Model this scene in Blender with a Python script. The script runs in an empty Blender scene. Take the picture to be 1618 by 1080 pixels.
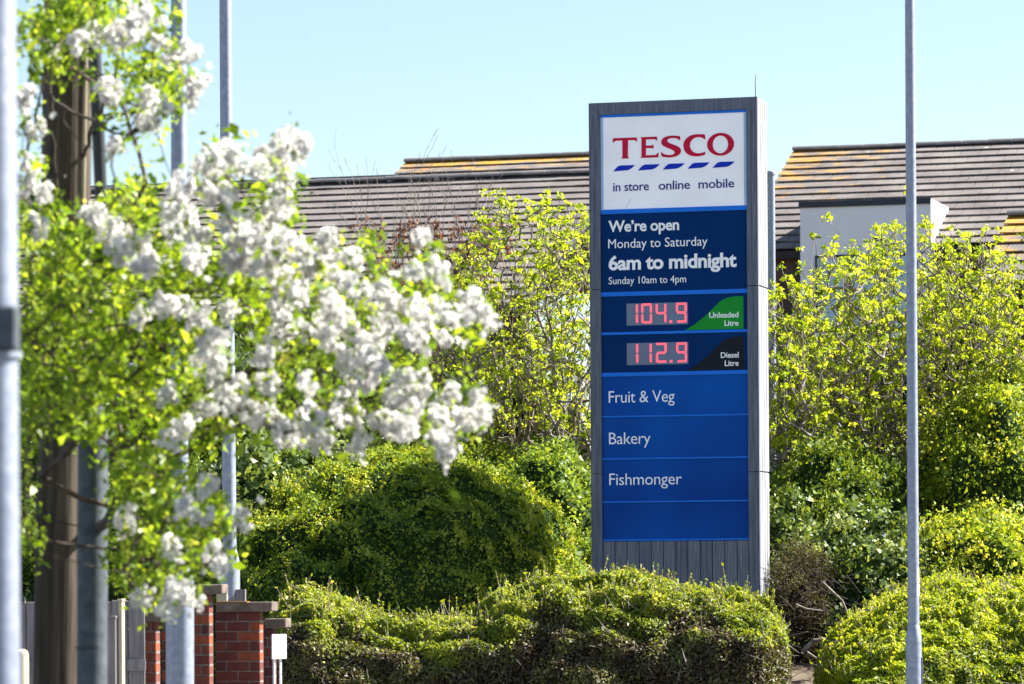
import bpy, bmesh, math, random
import numpy as np
from mathutils import Vector, Matrix

rng = np.random.default_rng(7)
random.seed(7)
sc = bpy.context.scene
COL = sc.collection

# ------------------------------------------------------------------ camera, sky, sun, exposure
FPX, CX, CY, ROLL, EYE = 6067.0, 809.0, 905.0, 0.0065, 1.6      # 135 mm lens on a 36 mm sensor, 1618 px wide
cam_d = bpy.data.cameras.new('camera')
cam = bpy.data.objects.new('camera', cam_d); COL.objects.link(cam)
cam.location = (0, 0, EYE); cam.rotation_euler = (math.pi/2, ROLL, 0)
cam_d.sensor_width = 36; cam_d.lens = 135; cam_d.shift_y = (905-540)/1618
cam_d.clip_start = 0.5; cam_d.clip_end = 5000
cam_d.dof.use_dof = True; cam_d.dof.focus_distance = 38.9; cam_d.dof.aperture_fstop = 4.6
sc.camera = cam

SUN_EL, SUN_AZ = math.radians(42), math.radians(17)             # azimuth measured from +X towards +Y
sdir = Vector((math.cos(SUN_EL)*math.cos(SUN_AZ), math.cos(SUN_EL)*math.sin(SUN_AZ), math.sin(SUN_EL)))
world = bpy.data.worlds.new('World'); sc.world = world; world.use_nodes = True
wn = world.node_tree.nodes; wl = world.node_tree.links
sky = wn.new('ShaderNodeTexSky'); sky.sky_type = 'NISHITA'; sky.sun_disc = False
sky.sun_elevation = SUN_EL; sky.sun_rotation = math.pi/2 - SUN_AZ
sky.air_density = 1.0; sky.dust_density = 0.6; sky.ozone_density = 1.6
bg = wn['Background']; bg.inputs['Strength'].default_value = 0.056
wl.new(sky.outputs[0], bg.inputs['Color'])
sun_d = bpy.data.lights.new('sun', 'SUN'); sun_d.energy = 5.0; sun_d.angle = math.radians(0.5)
sun_d.color = (1.0, 0.955, 0.88)
sun = bpy.data.objects.new('sun', sun_d); COL.objects.link(sun)
sun.rotation_euler = (-sdir).to_track_quat('-Z', 'Y').to_euler(); sun.location = (30, 10, 40)
sc.view_settings.view_transform = 'Standard'; sc.view_settings.look = 'None'
sc.view_settings.exposure = 1.82; sc.view_settings.gamma = 1.0; sc.view_settings.use_curve_mapping = False

def P(px, py, Y):
    """point of the place that the photograph shows at pixel (px,py), at distance Y"""
    X = (px-CX)/FPX; Z = -(py-CY)/FPX; c, s = math.cos(ROLL), math.sin(ROLL)
    return Vector(((c*X+s*Z)*Y, Y, EYE+(-s*X+c*Z)*Y))

# ------------------------------------------------------------------ helpers
def tag(o, label=None, cat=None, group=None, kind=None):
    if label: o['label'] = label
    if cat: o['category'] = cat
    if group: o['group'] = group
    if kind: o['kind'] = kind
    return o
def empty(name, loc, rz=0.0):
    o = bpy.data.objects.new(name, None); COL.objects.link(o)
    o.location = loc; o.rotation_euler = (0, 0, rz); o.empty_display_size = .2
    return o
def link(name, me, parent=None, mat=None):
    o = bpy.data.objects.new(name, me); COL.objects.link(o)
    if parent: o.parent = parent
    if mat and not me.materials: me.materials.append(mat)
    return o
class MB:
    def __init__(s): s.v = []; s.f = []; s.smooth = False
    def quadset(s, vs, fs):
        b = len(s.v); s.v += [tuple(v) for v in vs]; s.f += [tuple(i+b for i in f) for f in fs]
        return s
    def box(s, x0, x1, y0, y1, z0, z1):
        return s.quadset([(x0,y0,z0),(x1,y0,z0),(x1,y1,z0),(x0,y1,z0),(x0,y0,z1),(x1,y0,z1),(x1,y1,z1),(x0,y1,z1)],
            [(0,3,2,1),(4,5,6,7),(0,1,5,4),(1,2,6,5),(2,3,7,6),(3,0,4,7)])
    def bevbox(s, x0, x1, y0, y1, z0, z1, b):
        """box with chamfered vertical and horizontal front edges"""
        pts = [(x0+b,y0),(x1-b,y0),(x1,y0+b),(x1,y1-b),(x1-b,y1),(x0+b,y1),(x0,y1-b),(x0,y0+b)]
        vs = []; 
        cx, cy = (x0+x1)/2, (y0+y1)/2
        def ins(p): return (cx+(p[0]-cx)*(1-2*b/max(x1-x0,1e-6)), cy+(p[1]-cy)*(1-2*b/max(y1-y0,1e-6)))
        for z, f in ((z0, 1), (z0+b, 0), (z1-b, 0), (z1, 1)):
            vs += [(*(ins(p) if f else p), z) for p in pts]
        fs = [tuple(range(7,-1,-1)), tuple(range(24,32))]
        for r in range(3):
            for i in range(8):
                j = (i+1) % 8; fs.append((r*8+i, r*8+j, r*8+8+j, r*8+8+i))
        return s.quadset(vs, fs)
    def prism_xz(s, poly, y0, y1):
        n = len(poly); a = sum(poly[i][0]*poly[(i+1)%n][1]-poly[(i+1)%n][0]*poly[i][1] for i in range(n))
        if a < 0: poly = poly[::-1]
        vs = [(x, y0, z) for x, z in poly]+[(x, y1, z) for x, z in poly]
        fs = [tuple(range(n)), tuple(range(2*n-1, n-1, -1))]
        fs += [((i+1)%n, i, n+i, n+(i+1)%n) for i in range(n)]
        return s.quadset(vs, fs)
    def lathe(s, prof, n=24, cx=0, cy=0, lean=(0,0)):
        """prof: list of (radius, z)"""
        vs = []
        for r, z in prof:
            for i in range(n):
                a = 2*math.pi*i/n; vs.append((cx+lean[0]*z+r*math.cos(a), cy+lean[1]*z+r*math.sin(a), z))
        fs = []
        for k in range(len(prof)-1):
            for i in range(n):
                j = (i+1) % n; fs.append((k*n+i, k*n+j, k*n+n+j, k*n+n+i))
        fs.append(tuple(range(n-1, -1, -1))); fs.append(tuple(range((len(prof)-1)*n, len(prof)*n)))
        return s.quadset(vs, fs)
    def mesh(s, name, smooth=False):
        me = bpy.data.meshes.new(name); me.from_pydata(s.v, [], s.f); me.update()
        if smooth:
            me.polygons.foreach_set('use_smooth', [True]*len(me.polygons))
            me.set_sharp_from_angle(angle=math.radians(35))
        return me
    def build(s, name, mat, parent=None, smooth=False):
        return link(name, s.mesh(name, smooth), parent, mat)

def np_mesh(name, verts, faces4, tone=None):
    me = bpy.data.meshes.new(name); nv, nf = len(verts), len(faces4)
    me.vertices.add(nv); me.vertices.foreach_set('co', np.ascontiguousarray(verts, dtype=np.float32).ravel())
    me.loops.add(nf*4); me.loops.foreach_set('vertex_index', np.ascontiguousarray(faces4, dtype=np.int32).ravel())
    me.polygons.add(nf); me.polygons.foreach_set('loop_start', np.arange(nf, dtype=np.int32)*4)
    if tone is not None:
        at = me.attributes.new('tone', 'FLOAT', 'FACE'); at.data.foreach_set('value', np.asarray(tone, dtype=np.float32))
    me.update(calc_edges=True)
    return me

def unit(a): return a/np.maximum(np.linalg.norm(a, axis=-1, keepdims=True), 1e-9)
def leaves(pts, nrm, size, aspect=.55, spread=.8, cup=.18, r=rng):
    """one folded, pointed leaf of two triangles per point; returns verts, faces"""
    N = len(pts)
    n = unit(unit(nrm)+spread*r.normal(size=(N, 3)))
    t = unit(np.cross(n, r.normal(size=(N, 3)))); b = np.cross(n, t)
    size = np.broadcast_to(size, (N,)) * np.clip(r.lognormal(-.08, .38, N), .35, 2.1); L = size[:, None]; W = L*aspect*r.uniform(.8, 1.2, (N, 1))
    v = np.empty((N, 4, 3), dtype=np.float32)
    v[:, 0] = pts-t*L*.5; v[:, 1] = pts+b*W*.5+n*L*cup; v[:, 2] = pts+t*L*.5-n*L*cup*.6; v[:, 3] = pts-b*W*.5+n*L*cup
    return v.reshape(-1, 3), np.arange(N*4, dtype=np.int32).reshape(N, 4)

class Lump:
    def __init__(s, amp, wl, r=rng, n=10):
        s.k = unit(r.normal(size=(n, 3)))*(2*math.pi/(wl*r.uniform(.5, 1.6, (n, 1)))); s.p = r.uniform(0, 6.28, n); s.a = amp/math.sqrt(n)*1.4; s.m = amp*1.5
    def __call__(s, p): return s.m*np.tanh(s.a*np.sin(p@s.k.T+s.p).sum(-1)/s.m)

def tubes(p0, p1, r0, r1, sides=5):
    """many tapered tube pieces in one array"""
    N = len(p0); d = unit(p1-p0)
    up = np.where(np.abs(d[:, 2:3]) > .9, np.array([[1., 0, 0]]), np.array([[0, 0, 1.]]))
    a = unit(np.cross(d, up)); b = np.cross(d, a)
    ang = np.arange(sides)*2*math.pi/sides
    ring = a[:, None]*np.cos(ang)[None, :, None]+b[:, None]*np.sin(ang)[None, :, None]
    v = np.concatenate([p0[:, None]+ring*r0[:, None, None], (p1+d*r1[:, None]*.3)[:, None]+ring*r1[:, None, None]], 1)
    i = np.arange(sides); j = (i+1) % sides
    f = np.stack([i, j, j+sides, i+sides], 1)
    F = (f[None]+(np.arange(N)*2*sides)[:, None, None]).reshape(-1, 4)
    return v.reshape(-1, 3), F

class Skeleton:
    """branches grown towards a cloud of twig tips"""
    def __init__(s, lines, step):
        s.pos = []; s.par = []; s.step = step
        for ln in lines:                                       # each a list of points, the first may join an existing node
            prev = -1
            for k, q in enumerate(ln):
                q = np.array(q, dtype=float)
                if k == 0:
                    if s.pos:
                        prev = int(np.argmin(np.linalg.norm(np.array(s.pos)-q, axis=1)))
                        if np.linalg.norm(s.pos[prev]-q) < 1e-4: continue
                        s._walk(prev, q); prev = len(s.pos)-1
                    else: s.pos.append(q); s.par.append(-1); prev = 0
                else:
                    s._walk(prev, q); prev = len(s.pos)-1
        s.tips = []
    def _walk(s, i, q, sag=0., jit=.07):
        a = s.pos[i]; d = q-a; L = np.linalg.norm(d); k = max(1, int(math.ceil(L/s.step)))
        for m in range(1, k+1):
            t = m/k; w = a+d*t
            if m < k: w = w+rng.normal(size=3)*s.step*jit; w[2] -= sag*L*math.sin(math.pi*t)
            s.pos.append(w); s.par.append(i if m == 1 else len(s.pos)-2)
    def grow(s, T, up=.6, sag=.06, base=None):
        base = s.pos[0] if base is None else base
        T = T[np.argsort(np.linalg.norm(T-base, axis=1))]
        buf = np.zeros((len(s.pos)+len(T)*30, 3)); n = len(s.pos); buf[:n] = s.pos
        for q in T:
            d = buf[:n]-q; dist = np.linalg.norm(d, axis=1)
            cost = dist+up*np.maximum(0, d[:, 2]+.35*dist)
            i = int(np.argmin(cost)); s._walk(i, q, sag)
            m = len(s.pos)
            if m > len(buf): buf = np.vstack([buf, np.zeros((len(buf), 3))])
            buf[n:m] = s.pos[n:m]; n = m; s.tips.append(m-1)
    def radii(s, r0, p=.45, rmax=9):
        cnt = np.zeros(len(s.pos)); ch = [0]*len(s.pos)
        for i in range(len(s.pos)):
            if s.par[i] >= 0: ch[s.par[i]] += 1
        cnt = np.array([1. if c == 0 else 0. for c in ch])
        for i in range(len(s.pos)-1, -1, -1):
            if s.par[i] >= 0: cnt[s.par[i]] += cnt[i]
        return np.minimum(r0*cnt**p, rmax)
    def mesh(s, name, r0, p=.45, rmax=9, sides=5):
        pos = np.array(s.pos); par = np.array(s.par); r = s.radii(r0, p, rmax)
        k = par >= 0
        v, f = tubes(pos[par[k]], pos[k], np.minimum(r[par[k]], r[k]*1.5), r[k], sides)
        return np_mesh(name, v, f)

# ------------------------------------------------------------------ materials
def new_mat(name):
    m = bpy.data.materials.new(name); m.use_nodes = True
    nt = m.node_tree; return m, nt, nt.nodes, nt.links, nt.nodes['Principled BSDF']
def ramp(N, stops):
    r = N.new('ShaderNodeValToRGB'); e = r.color_ramp.elements
    while len(e) < len(stops): e.new(.5)
    for i, (p, c) in enumerate(stops): e[i].position = p; e[i].color = (*c, 1)
    return r
def m_noise(name, stops, scale=8, rough=.8, metal=0, bump=.2, bscale=None, stretch=(1, 1, 1), detail=6, spec=.4, bdist=.01):
    m, nt, N, L, b = new_mat(name)
    tc = N.new('ShaderNodeTexCoord'); mp = N.new('ShaderNodeMapping'); mp.inputs['Scale'].default_value = stretch
    L.new(tc.outputs['Object'], mp.inputs[0])
    n = N.new('ShaderNodeTexNoise'); n.inputs['Scale'].default_value = scale; n.inputs['Detail'].default_value = detail
    L.new(mp.outputs[0], n.inputs['Vector'])
    r = ramp(N, stops); L.new(n.outputs['Fac'], r.inputs[0]); L.new(r.outputs[0], b.inputs['Base Color'])
    b.inputs['Roughness'].default_value = rough; b.inputs['Metallic'].default_value = metal
    b.inputs['Specular IOR Level'].default_value = spec
    if bump:
        n2 = N.new('ShaderNodeTexNoise'); n2.inputs['Scale'].default_value = bscale or scale*4; n2.inputs['Detail'].default_value = 5
        L.new(mp.outputs[0], n2.inputs['Vector'])
        bp = N.new('ShaderNodeBump'); bp.inputs['Strength'].default_value = bump; bp.inputs['Distance'].default_value = bdist
        L.new(n2.outputs['Fac'], bp.inputs['Height']); L.new(bp.outputs[0], b.inputs['Normal'])
    return m
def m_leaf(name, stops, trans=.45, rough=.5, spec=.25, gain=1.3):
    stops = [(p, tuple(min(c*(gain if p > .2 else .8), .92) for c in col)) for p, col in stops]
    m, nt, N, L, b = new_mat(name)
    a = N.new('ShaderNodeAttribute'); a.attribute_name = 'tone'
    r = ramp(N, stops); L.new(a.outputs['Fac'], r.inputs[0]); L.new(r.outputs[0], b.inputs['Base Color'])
    b.inputs['Roughness'].default_value = rough; b.inputs['Specular IOR Level'].default_value = spec
    t = N.new('ShaderNodeBsdfTranslucent'); hs = N.new('ShaderNodeMix'); hs.data_type = 'RGBA'; hs.blend_type = 'MULTIPLY'
    hs.inputs[0].default_value = 1.0; hs.inputs[7].default_value = (1.5, 1.35, .45, 1)
    L.new(r.outputs[0], hs.inputs[6]); L.new(hs.outputs[2], t.inputs['Color'])
    mx = N.new('ShaderNodeMixShader'); mx.inputs[0].default_value = trans
    L.new(b.outputs[0], mx.inputs[1]); L.new(t.outputs[0], mx.inputs[2]); L.new(mx.outputs[0], N['Material Output'].inputs[0])
    return m
def m_plain(name, col, rough=.5, metal=0, emit=None, es=1, coat=0, spec=.5):
    m, nt, N, L, b = new_mat(name)
    tc = N.new('ShaderNodeTexCoord'); n = N.new('ShaderNodeTexNoise'); n.inputs['Scale'].default_value = 3; n.inputs['Detail'].default_value = 4
    L.new(tc.outputs['Object'], n.inputs['Vector'])
    r = ramp(N, [(.3, tuple(c*.93 for c in col)), (.7, tuple(min(1, c*1.05) for c in col))])
    L.new(n.outputs['Fac'], r.inputs[0]); L.new(r.outputs[0], b.inputs['Base Color'])
    b.inputs['Roughness'].default_value = rough; b.inputs['Metallic'].default_value = metal; b.inputs['Coat Weight'].default_value = coat
    b.inputs['Specular IOR Level'].default_value = spec
    if emit: b.inputs['Emission Color'].default_value = (*emit, 1); b.inputs['Emission Strength'].default_value = es
    return m

M = {}
M['soil'] = m_noise('soil', [(.3, (.05,.035,.022)), (.5, (.10,.07,.045)), (.7, (.17,.13,.085))], 3, .95, bump=.6, bscale=14, bdist=.03)
M['galv'] = m_noise('galvanised_steel', [(.3, (.25,.28,.35)), (.5, (.30,.33,.41)), (.7, (.37,.40,.48))], 26, .6, .7, bump=.04, detail=8, spec=1.0)
M['galv_dark'] = m_noise('dark_steel', [(.3, (.05,.06,.075)), (.7, (.10,.115,.135))], 20, .6, .2, bump=.05)  # dark clamp steel; on the column its tone stands in for tree shade
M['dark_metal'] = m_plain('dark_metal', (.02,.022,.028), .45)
M['grey_wood'] = m_noise('weathered_grey_wood', [(.25, (.16,.165,.18)), (.5, (.27,.275,.285)), (.75, (.37,.37,.37))], 5, .8, bump=.25, bscale=20, stretch=(9, 9, .55), bdist=.004)
M['grey_wood_shade'] = m_noise('weathered_grey_wood_shaded', [(.25, (.075,.088,.125)), (.5, (.13,.148,.20)), (.8, (.21,.225,.27))], 5, .8, bump=.25, bscale=20, stretch=(9, 9, .55), bdist=.004)  # front timber: weathering, with the shade of the front mixed into the colour
M['grey_plank_shade'] = m_noise('weathered_plank_shaded', [(.25, (.09,.105,.14)), (.5, (.165,.18,.225)), (.8, (.25,.26,.29))], 6, .8, bump=.25, bscale=20, stretch=(9, 9, .55), bdist=.004)  # planks of the shaded front, that shade partly in the colour
M['pole_wood'] = m_noise('creosoted_pole_wood', [(.3, (.024,.016,.009)), (.5, (.065,.046,.03)), (.7, (.14,.11,.08))], 4, .85, bump=.5, bscale=9, stretch=(7, 7, .35), bdist=.01)
M['fence_wood'] = m_noise('fence_wood', [(.25, (.14,.12,.125)), (.5, (.22,.19,.19)), (.75, (.30,.27,.26))], 5, .85, bump=.3, bscale=18, stretch=(8, 8, .5), bdist=.004)
M['pale_wood'] = m_noise('pale_sawn_wood', [(.3, (.42,.35,.22)), (.7, (.6,.52,.36))], 5, .8, bump=.2, stretch=(8, 8, .6), bdist=.004)
M['bark'] = m_noise('bark', [(.3, (.08,.06,.055)), (.5, (.21,.175,.16)), (.7, (.42,.37,.34))], 12, .85, bump=.3, bdist=.004)
M['bark_dark'] = m_noise('dark_bark', [(.3, (.035,.026,.02)), (.6, (.09,.065,.05)), (.8, (.16,.12,.10))], 20, .85, bump=.3, bdist=.004)
M['bark_pale'] = m_noise('pale_bark', [(.3, (.14,.11,.09)), (.6, (.33,.28,.23)), (.8, (.46,.4,.34))], 12, .85, bump=.3, bdist=.004)
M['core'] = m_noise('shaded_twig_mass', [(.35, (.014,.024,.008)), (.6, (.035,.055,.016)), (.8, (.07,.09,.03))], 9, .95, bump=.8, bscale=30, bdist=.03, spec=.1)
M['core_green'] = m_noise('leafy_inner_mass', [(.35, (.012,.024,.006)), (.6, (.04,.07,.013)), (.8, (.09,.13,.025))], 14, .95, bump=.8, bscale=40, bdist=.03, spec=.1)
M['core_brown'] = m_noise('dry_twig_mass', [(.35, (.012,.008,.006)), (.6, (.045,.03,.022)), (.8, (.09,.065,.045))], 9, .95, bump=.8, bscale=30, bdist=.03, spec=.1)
M['mortar'] = m_noise('mortar', [(.3, (.14,.11,.10)), (.7, (.25,.21,.19))], 20, .95, bump=.4, bdist=.003)
M['bricks'] = [m_noise('brick_%d' % i, [(.3, tuple(k*.65 for k in c)), (.55, c), (.8, tuple(k*1.3 for k in c))], 22, .85, bump=.35, bdist=.003)
               for i, c in enumerate([(.12,.03,.024), (.155,.042,.028), (.085,.026,.024), (.24,.06,.024)])]
M['coping'] = m_noise('stone_coping', [(.3, (.075,.058,.046)), (.55, (.145,.11,.085)), (.75, (.24,.19,.14))], 12, .9, bump=.35, bdist=.004)
M['white_paint'] = m_plain('white_paint', (.84,.84,.84), .5)
M['render'] = m_noise('white_render', [(.3, (.68,.70,.75)), (.7, (.76,.78,.82))], 1.3, .9, bump=.1, bdist=.004)
M['slate_fascia'] = m_plain('dark_fascia', (.012,.02,.035), .5)
M['dark_brick'] = m_noise('dark_brick_wall', [(.3, (.05,.035,.03)), (.7, (.11,.075,.06))], 3, .9, bump=.3)
M['glass'] = m_plain('window_glass', (.10,.16,.2), .08, spec=.9)
# foliage
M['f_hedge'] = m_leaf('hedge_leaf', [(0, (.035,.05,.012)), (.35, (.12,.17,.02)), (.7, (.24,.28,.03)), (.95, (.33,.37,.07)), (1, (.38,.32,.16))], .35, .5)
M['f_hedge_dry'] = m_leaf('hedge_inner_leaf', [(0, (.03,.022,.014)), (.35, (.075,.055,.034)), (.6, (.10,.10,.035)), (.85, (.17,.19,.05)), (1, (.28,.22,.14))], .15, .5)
M['f_hedge_r'] = m_leaf('vivid_hedge_leaf', [(0, (.05,.085,.01)), (.4, (.18,.25,.012)), (.75, (.31,.37,.02)), (1, (.40,.43,.06))], .4, .5)
M['f_dome'] = m_leaf('fine_hedge_leaf', [(0, (.03,.06,.012)), (.4, (.11,.18,.022)), (.75, (.25,.31,.03)), (1, (.38,.38,.06))], .35, .55)
M['f_ivy'] = m_leaf('ivy_leaf', [(0, (.02,.04,.012)), (.4, (.06,.10,.025)), (.75, (.13,.18,.05)), (1, (.30,.34,.13))], .28, .5, .3)
M['f_scrub'] = m_leaf('scrub_leaf', [(0, (.02,.04,.01)), (.4, (.07,.12,.018)), (.75, (.15,.21,.03)), (1, (.26,.30,.06))], .35, .45)
M['f_olive'] = m_leaf('olive_leaf', [(0, (.05,.08,.01)), (.4, (.15,.22,.02)), (.75, (.28,.33,.03)), (1, (.42,.41,.08))], .4, .5)
M['f_bright'] = m_leaf('bright_leaf', [(0, (.03,.065,.012)), (.4, (.10,.165,.025)), (.75, (.19,.26,.045)), (1, (.30,.38,.10))], .4, .45)
M['f_yellow'] = m_leaf('yellow_green_leaf', [(0, (.05,.10,.012)), (.3, (.19,.27,.02)), (.7, (.34,.41,.03)), (1, (.46,.49,.09))], .5, .5)
M['f_tree'] = m_leaf('young_apple_leaf', [(0, (.03,.065,.01)), (.35, (.11,.195,.018)), (.7, (.25,.34,.035)), (.97, (.41,.48,.10)), (1, (.44,.43,.14))], .5, .38)
M['f_red'] = m_leaf('reddish_bud', [(0, (.08,.03,.025)), (.6, (.20,.09,.075)), (1, (.32,.18,.14))], .3, .6, gain=1.0)
M['f_dry'] = m_leaf('dry_leaf', [(0, (.03,.024,.014)), (.5, (.095,.08,.042)), (.85, (.15,.15,.06)), (1, (.22,.2,.1))], .2, .7, gain=1.0)
M['petal'] = m_leaf('white_petal', [(0, (.78,.76,.74)), (.9, (.9,.89,.87)), (1, (.9,.86,.84))], .62, .6, gain=1.0)
for n_ in M['petal'].node_tree.nodes:
    if n_.type == 'MIX': n_.inputs[7].default_value = (1, 1, .97, 1)

# ------------------------------------------------------------------ ground
def gz(y, x=0.):
    return np.interp(y, [-50, 34.5, 38, 40, 43, 47, 52], [0, 0, .55, .95, 1.7, 2.7, 3.2])
gy = np.concatenate([[-3000, -300, -60, 0, 20, 28, 32], np.arange(33, 56, .5), [60, 70, 100, 200, 600, 3000]])
gx = np.concatenate([[-3000, -600, -100, -40], np.arange(-20, 20.1, .5), [40, 100, 600, 3000]])
GX, GY = np.meshgrid(gx, gy); GZ = gz(GY)+.04*np.sin(GX*2.1+GY)*np.where((GY > 34) & (GY < 56), 1, 0)
nx_, ny_ = len(gx), len(gy); idx = np.arange(nx_*ny_).reshape(ny_, nx_)
gf = np.stack([idx[:-1, :-1], idx[:-1, 1:], idx[1:, 1:], idx[1:, :-1]], -1).reshape(-1, 4)
g = link('ground', np_mesh('ground', np.stack([GX, GY, GZ], -1).reshape(-1, 3), gf), None, M['soil']); tag(g, kind='structure')

M['paving'] = m_noise('pale_paving', [(.3, (.12,.118,.112)), (.7, (.165,.16,.15))], 2, .9, bump=.2)
M['asphalt'] = m_noise('asphalt', [(.3, (.045,.045,.047)), (.7, (.065,.065,.066))], 30, .9, bump=.4)
tag(MB().box(-60, 60, 20, 33.6, -.2, .12).build('pavement', M['paving']), kind='structure')
tag(MB().box(-200, 200, 6, 19.9, -.2, .006).build('road', M['asphalt']), kind='structure')
tag(MB().box(-60, 60, -8, 5.9, -.2, .12).build('pavement', M['paving']), kind='structure')

# ------------------------------------------------------------------ the totem sign
SO = Vector((0.808, 38.966, 0.55)); SB = SO.z
sg = empty('totem_sign', SO, -math.radians(15.5))
tag(sg, 'tall grey timber framed supermarket totem sign with blue panels and red fuel prices', 'sign')
W, D = 1.742, .5
zb = 0.0; ZT = 6.361-SB
M['s_white'] = m_plain('white_acrylic', (.77,.77,.82), .35, spec=.2, emit=(.85, .9, 1), es=.06)  # faint emission added to lift the shaded white face
M['s_navy'] = m_noise('navy_acrylic', [(.3, (0,.028,.135)), (.7, (0,.034,.155))], 1.5, .3, bump=0, spec=.05)
M['s_blue'] = m_noise('blue_acrylic', [(.3, (0,.045,.28)), (.7, (0,.095,.46))], .9, .3, bump=0, detail=2, spec=.08)  # broad tone patches stand in for soft reflections on the panels
M['s_trim'] = m_plain('light_blue_trim', (.004,.18,.80), .35, spec=.2)
M['s_trim2'] = m_plain('pale_blue_glow', (.45,.62,.9), .4)
M['s_red'] = m_plain('red_print', (.62,.006,.05), .4, spec=.15)
M['s_dash'] = m_plain('blue_print', (.004,.03,.52), .4, spec=.15)
M['s_ink'] = m_plain('dark_blue_print', (.008,.025,.22), .4, spec=.15)
M['s_letter'] = m_plain('white_print', (.86,.87,.9), .4, emit=(.8, .85, 1), es=.03)
M['s_green'] = m_plain('green_print', (.006,.30,.03), .35, spec=.15)
M['s_black'] = m_plain('black_print', (.006,.009,.018), .35, spec=.15)
M['s_led'] = m_plain('led_segment', (.5,.03,.05), .5, emit=(1, .10, .15), es=.42)
M['s_window'] = m_plain('display_window', (.13,.18,.29), .25)
cuts = [0, 2.600-SB, 4.468-SB, ZT]
for k in range(3):
    a, b = cuts[k]+(.003 if k else 0), cuts[k+1]-(.003 if k < 2 else 0)
    # posts, mitred where they meet the top rail
    lp = [(0, a), (.112, a), (.112, b-.122 if k == 2 else b), (0, b)]
    rp = [(W, a), (W-.112, a), (W-.112, b-.122 if k == 2 else b), (W, b)]
    for poly, u0 in ((lp, 0), (rp, W-.112)):
        MB().prism_xz(poly, 0, .045).build('frame_post', M['grey_wood_shade'], sg)
        # raised outer bead of the post
        x = u0+(.012 if u0 == 0 else .06)
        MB().box(x, x+.04, -.008, -.0005, a+.002, b-(.13 if k == 2 else .002)).build('post_bead', M['grey_wood_shade'], sg)
    for j in range(4):                                          # narrow boards down both flanks
        y0 = .048+j*.113
        MB().bevbox(W-.022, W, y0, y0+.104, a, b-.001, .008).build('side_board', M['grey_wood'], sg)
        MB().bevbox(0, .022, y0, y0+.108, a, b-.001, .005).build('side_board', M['grey_wood'], sg)
MB().prism_xz([(.003, ZT), (W-.003, ZT), (W-.114, ZT-.121), (.114, ZT-.121)], .001, .045).build('top_rail', M['grey_wood_shade'], sg)
MB().box(.024, W-.024, .05, D-.03, ZT-.03, ZT-.004).build('top_cap', M['grey_wood'], sg)
MB().box(.025, W-.025, .075, D-.03, .02, ZT-.035).build('inner_case', M['dark_metal'], sg)
MB().box(.02, W-.02, D-.028, D, 0, ZT-.004).build('back_board', M['grey_wood'], sg)
PB = 1.918-SB
nb = 12; bw = (W-.226)/nb
for i in range(nb):
    o = MB().bevbox(.113+i*bw+.003, .113+(i+1)*bw-.003, .018+random.uniform(0, .006), .05, 0, PB-.005, .004).build('plank', M['grey_plank_shade' if random.random() < .5 else 'grey_wood_shade'], sg)
MB().lathe([(.007, ZT), (.006, ZT+.12), (.004, ZT+.22)], 8, W-.02, .03).build('antenna_rod', M['galv'], sg)

def rect(u0, u1, z0, z1, y0, y1): return MB().box(u0, u1, y0, y1, z0-SB, z1-SB)
YP = .028                                                      # face of the panels, set back in the frame
def panel(name, z0, z1, mat): return rect(.116, W-.116, z0, z1, YP, .07).build(name, mat, sg)
def trim(z0, z1, m='s_trim'): return rect(.114, W-.114, z0, z1, YP-.012, .072).build('trim_strip', M[m], sg)

def flat_poly(polys, y, mat, name, parent, holes=None, depth=.003):
    """filled outline(s) as a thin raised print on the panel"""
    cu = bpy.data.curves.new(name, 'CURVE'); cu.dimensions = '2D'; cu.fill_mode = 'BOTH'; cu.extrude = depth
    for poly in polys:
        sp = cu.splines.new('POLY'); sp.points.add(len(poly)-1); sp.use_cyclic_u = True
        for i, (u, z) in enumerate(poly): sp.points[i].co = (u, z-SB, 0, 1)
    return curve_to_part(cu, name, mat, parent, Matrix.Translation((0, y, 0)) @ Matrix.Rotation(math.pi/2, 4, 'X'))
def curve_to_part(cu, name, mat, parent, mtx):
    ob = bpy.data.objects.new('tmp', cu); COL.objects.link(ob)
    me = bpy.data.meshes.new_from_object(ob, depsgraph=bpy.context.evaluated_depsgraph_get())
    bpy.data.objects.remove(ob); me.transform(mtx); me.name = name; me.materials.clear()
    return link(name, me, parent, mat)
def chaikin(p, n=2):
    for _ in range(n):
        q = []
        for i in range(len(p)):
            a, b = p[i], p[(i+1) % len(p)]
            q += [(a[0]*.75+b[0]*.25, a[1]*.75+b[1]*.25), (a[0]*.25+b[0]*.75, a[1]*.25+b[1]*.75)]
        p = q
    return p
def text(body, u0, u1, zbase, cap, parent, mat, bold=0., right=False, y=YP-.004):
    cu = bpy.data.curves.new('lettering', 'FONT'); cu.body = 'H'; cu.resolution_u = 3
    ob = bpy.data.objects.new('tmp', cu); COL.objects.link(ob); bpy.context.view_layer.update()
    h = ob.dimensions.y
    cu.body = body; cu.offset = bold; cu.extrude = .012; cu.space_character = 1.0-(.04 if bold else 0)
    bpy.context.view_layer.update()
    me = bpy.data.meshes.new_from_object(ob, depsgraph=bpy.context.evaluated_depsgraph_get())
    bpy.data.objects.remove(ob)
    co = np.array([v.co[:] for v in me.vertices]); x0, x1 = co[:, 0].min(), co[:, 0].max()
    sx = (u1-u0)/(x1-x0); sz = cap/h
    me.transform(Matrix.Translation((u0, y, zbase-SB)) @ Matrix.Diagonal((sx, .1, sz, 1)) @ Matrix.Rotation(math.pi/2, 4, 'X') @ Matrix.Translation((-x0, 0, 0)))
    me.name = 'lettering'; me.materials.clear()
    return link('lettering', me, parent, mat)

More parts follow.
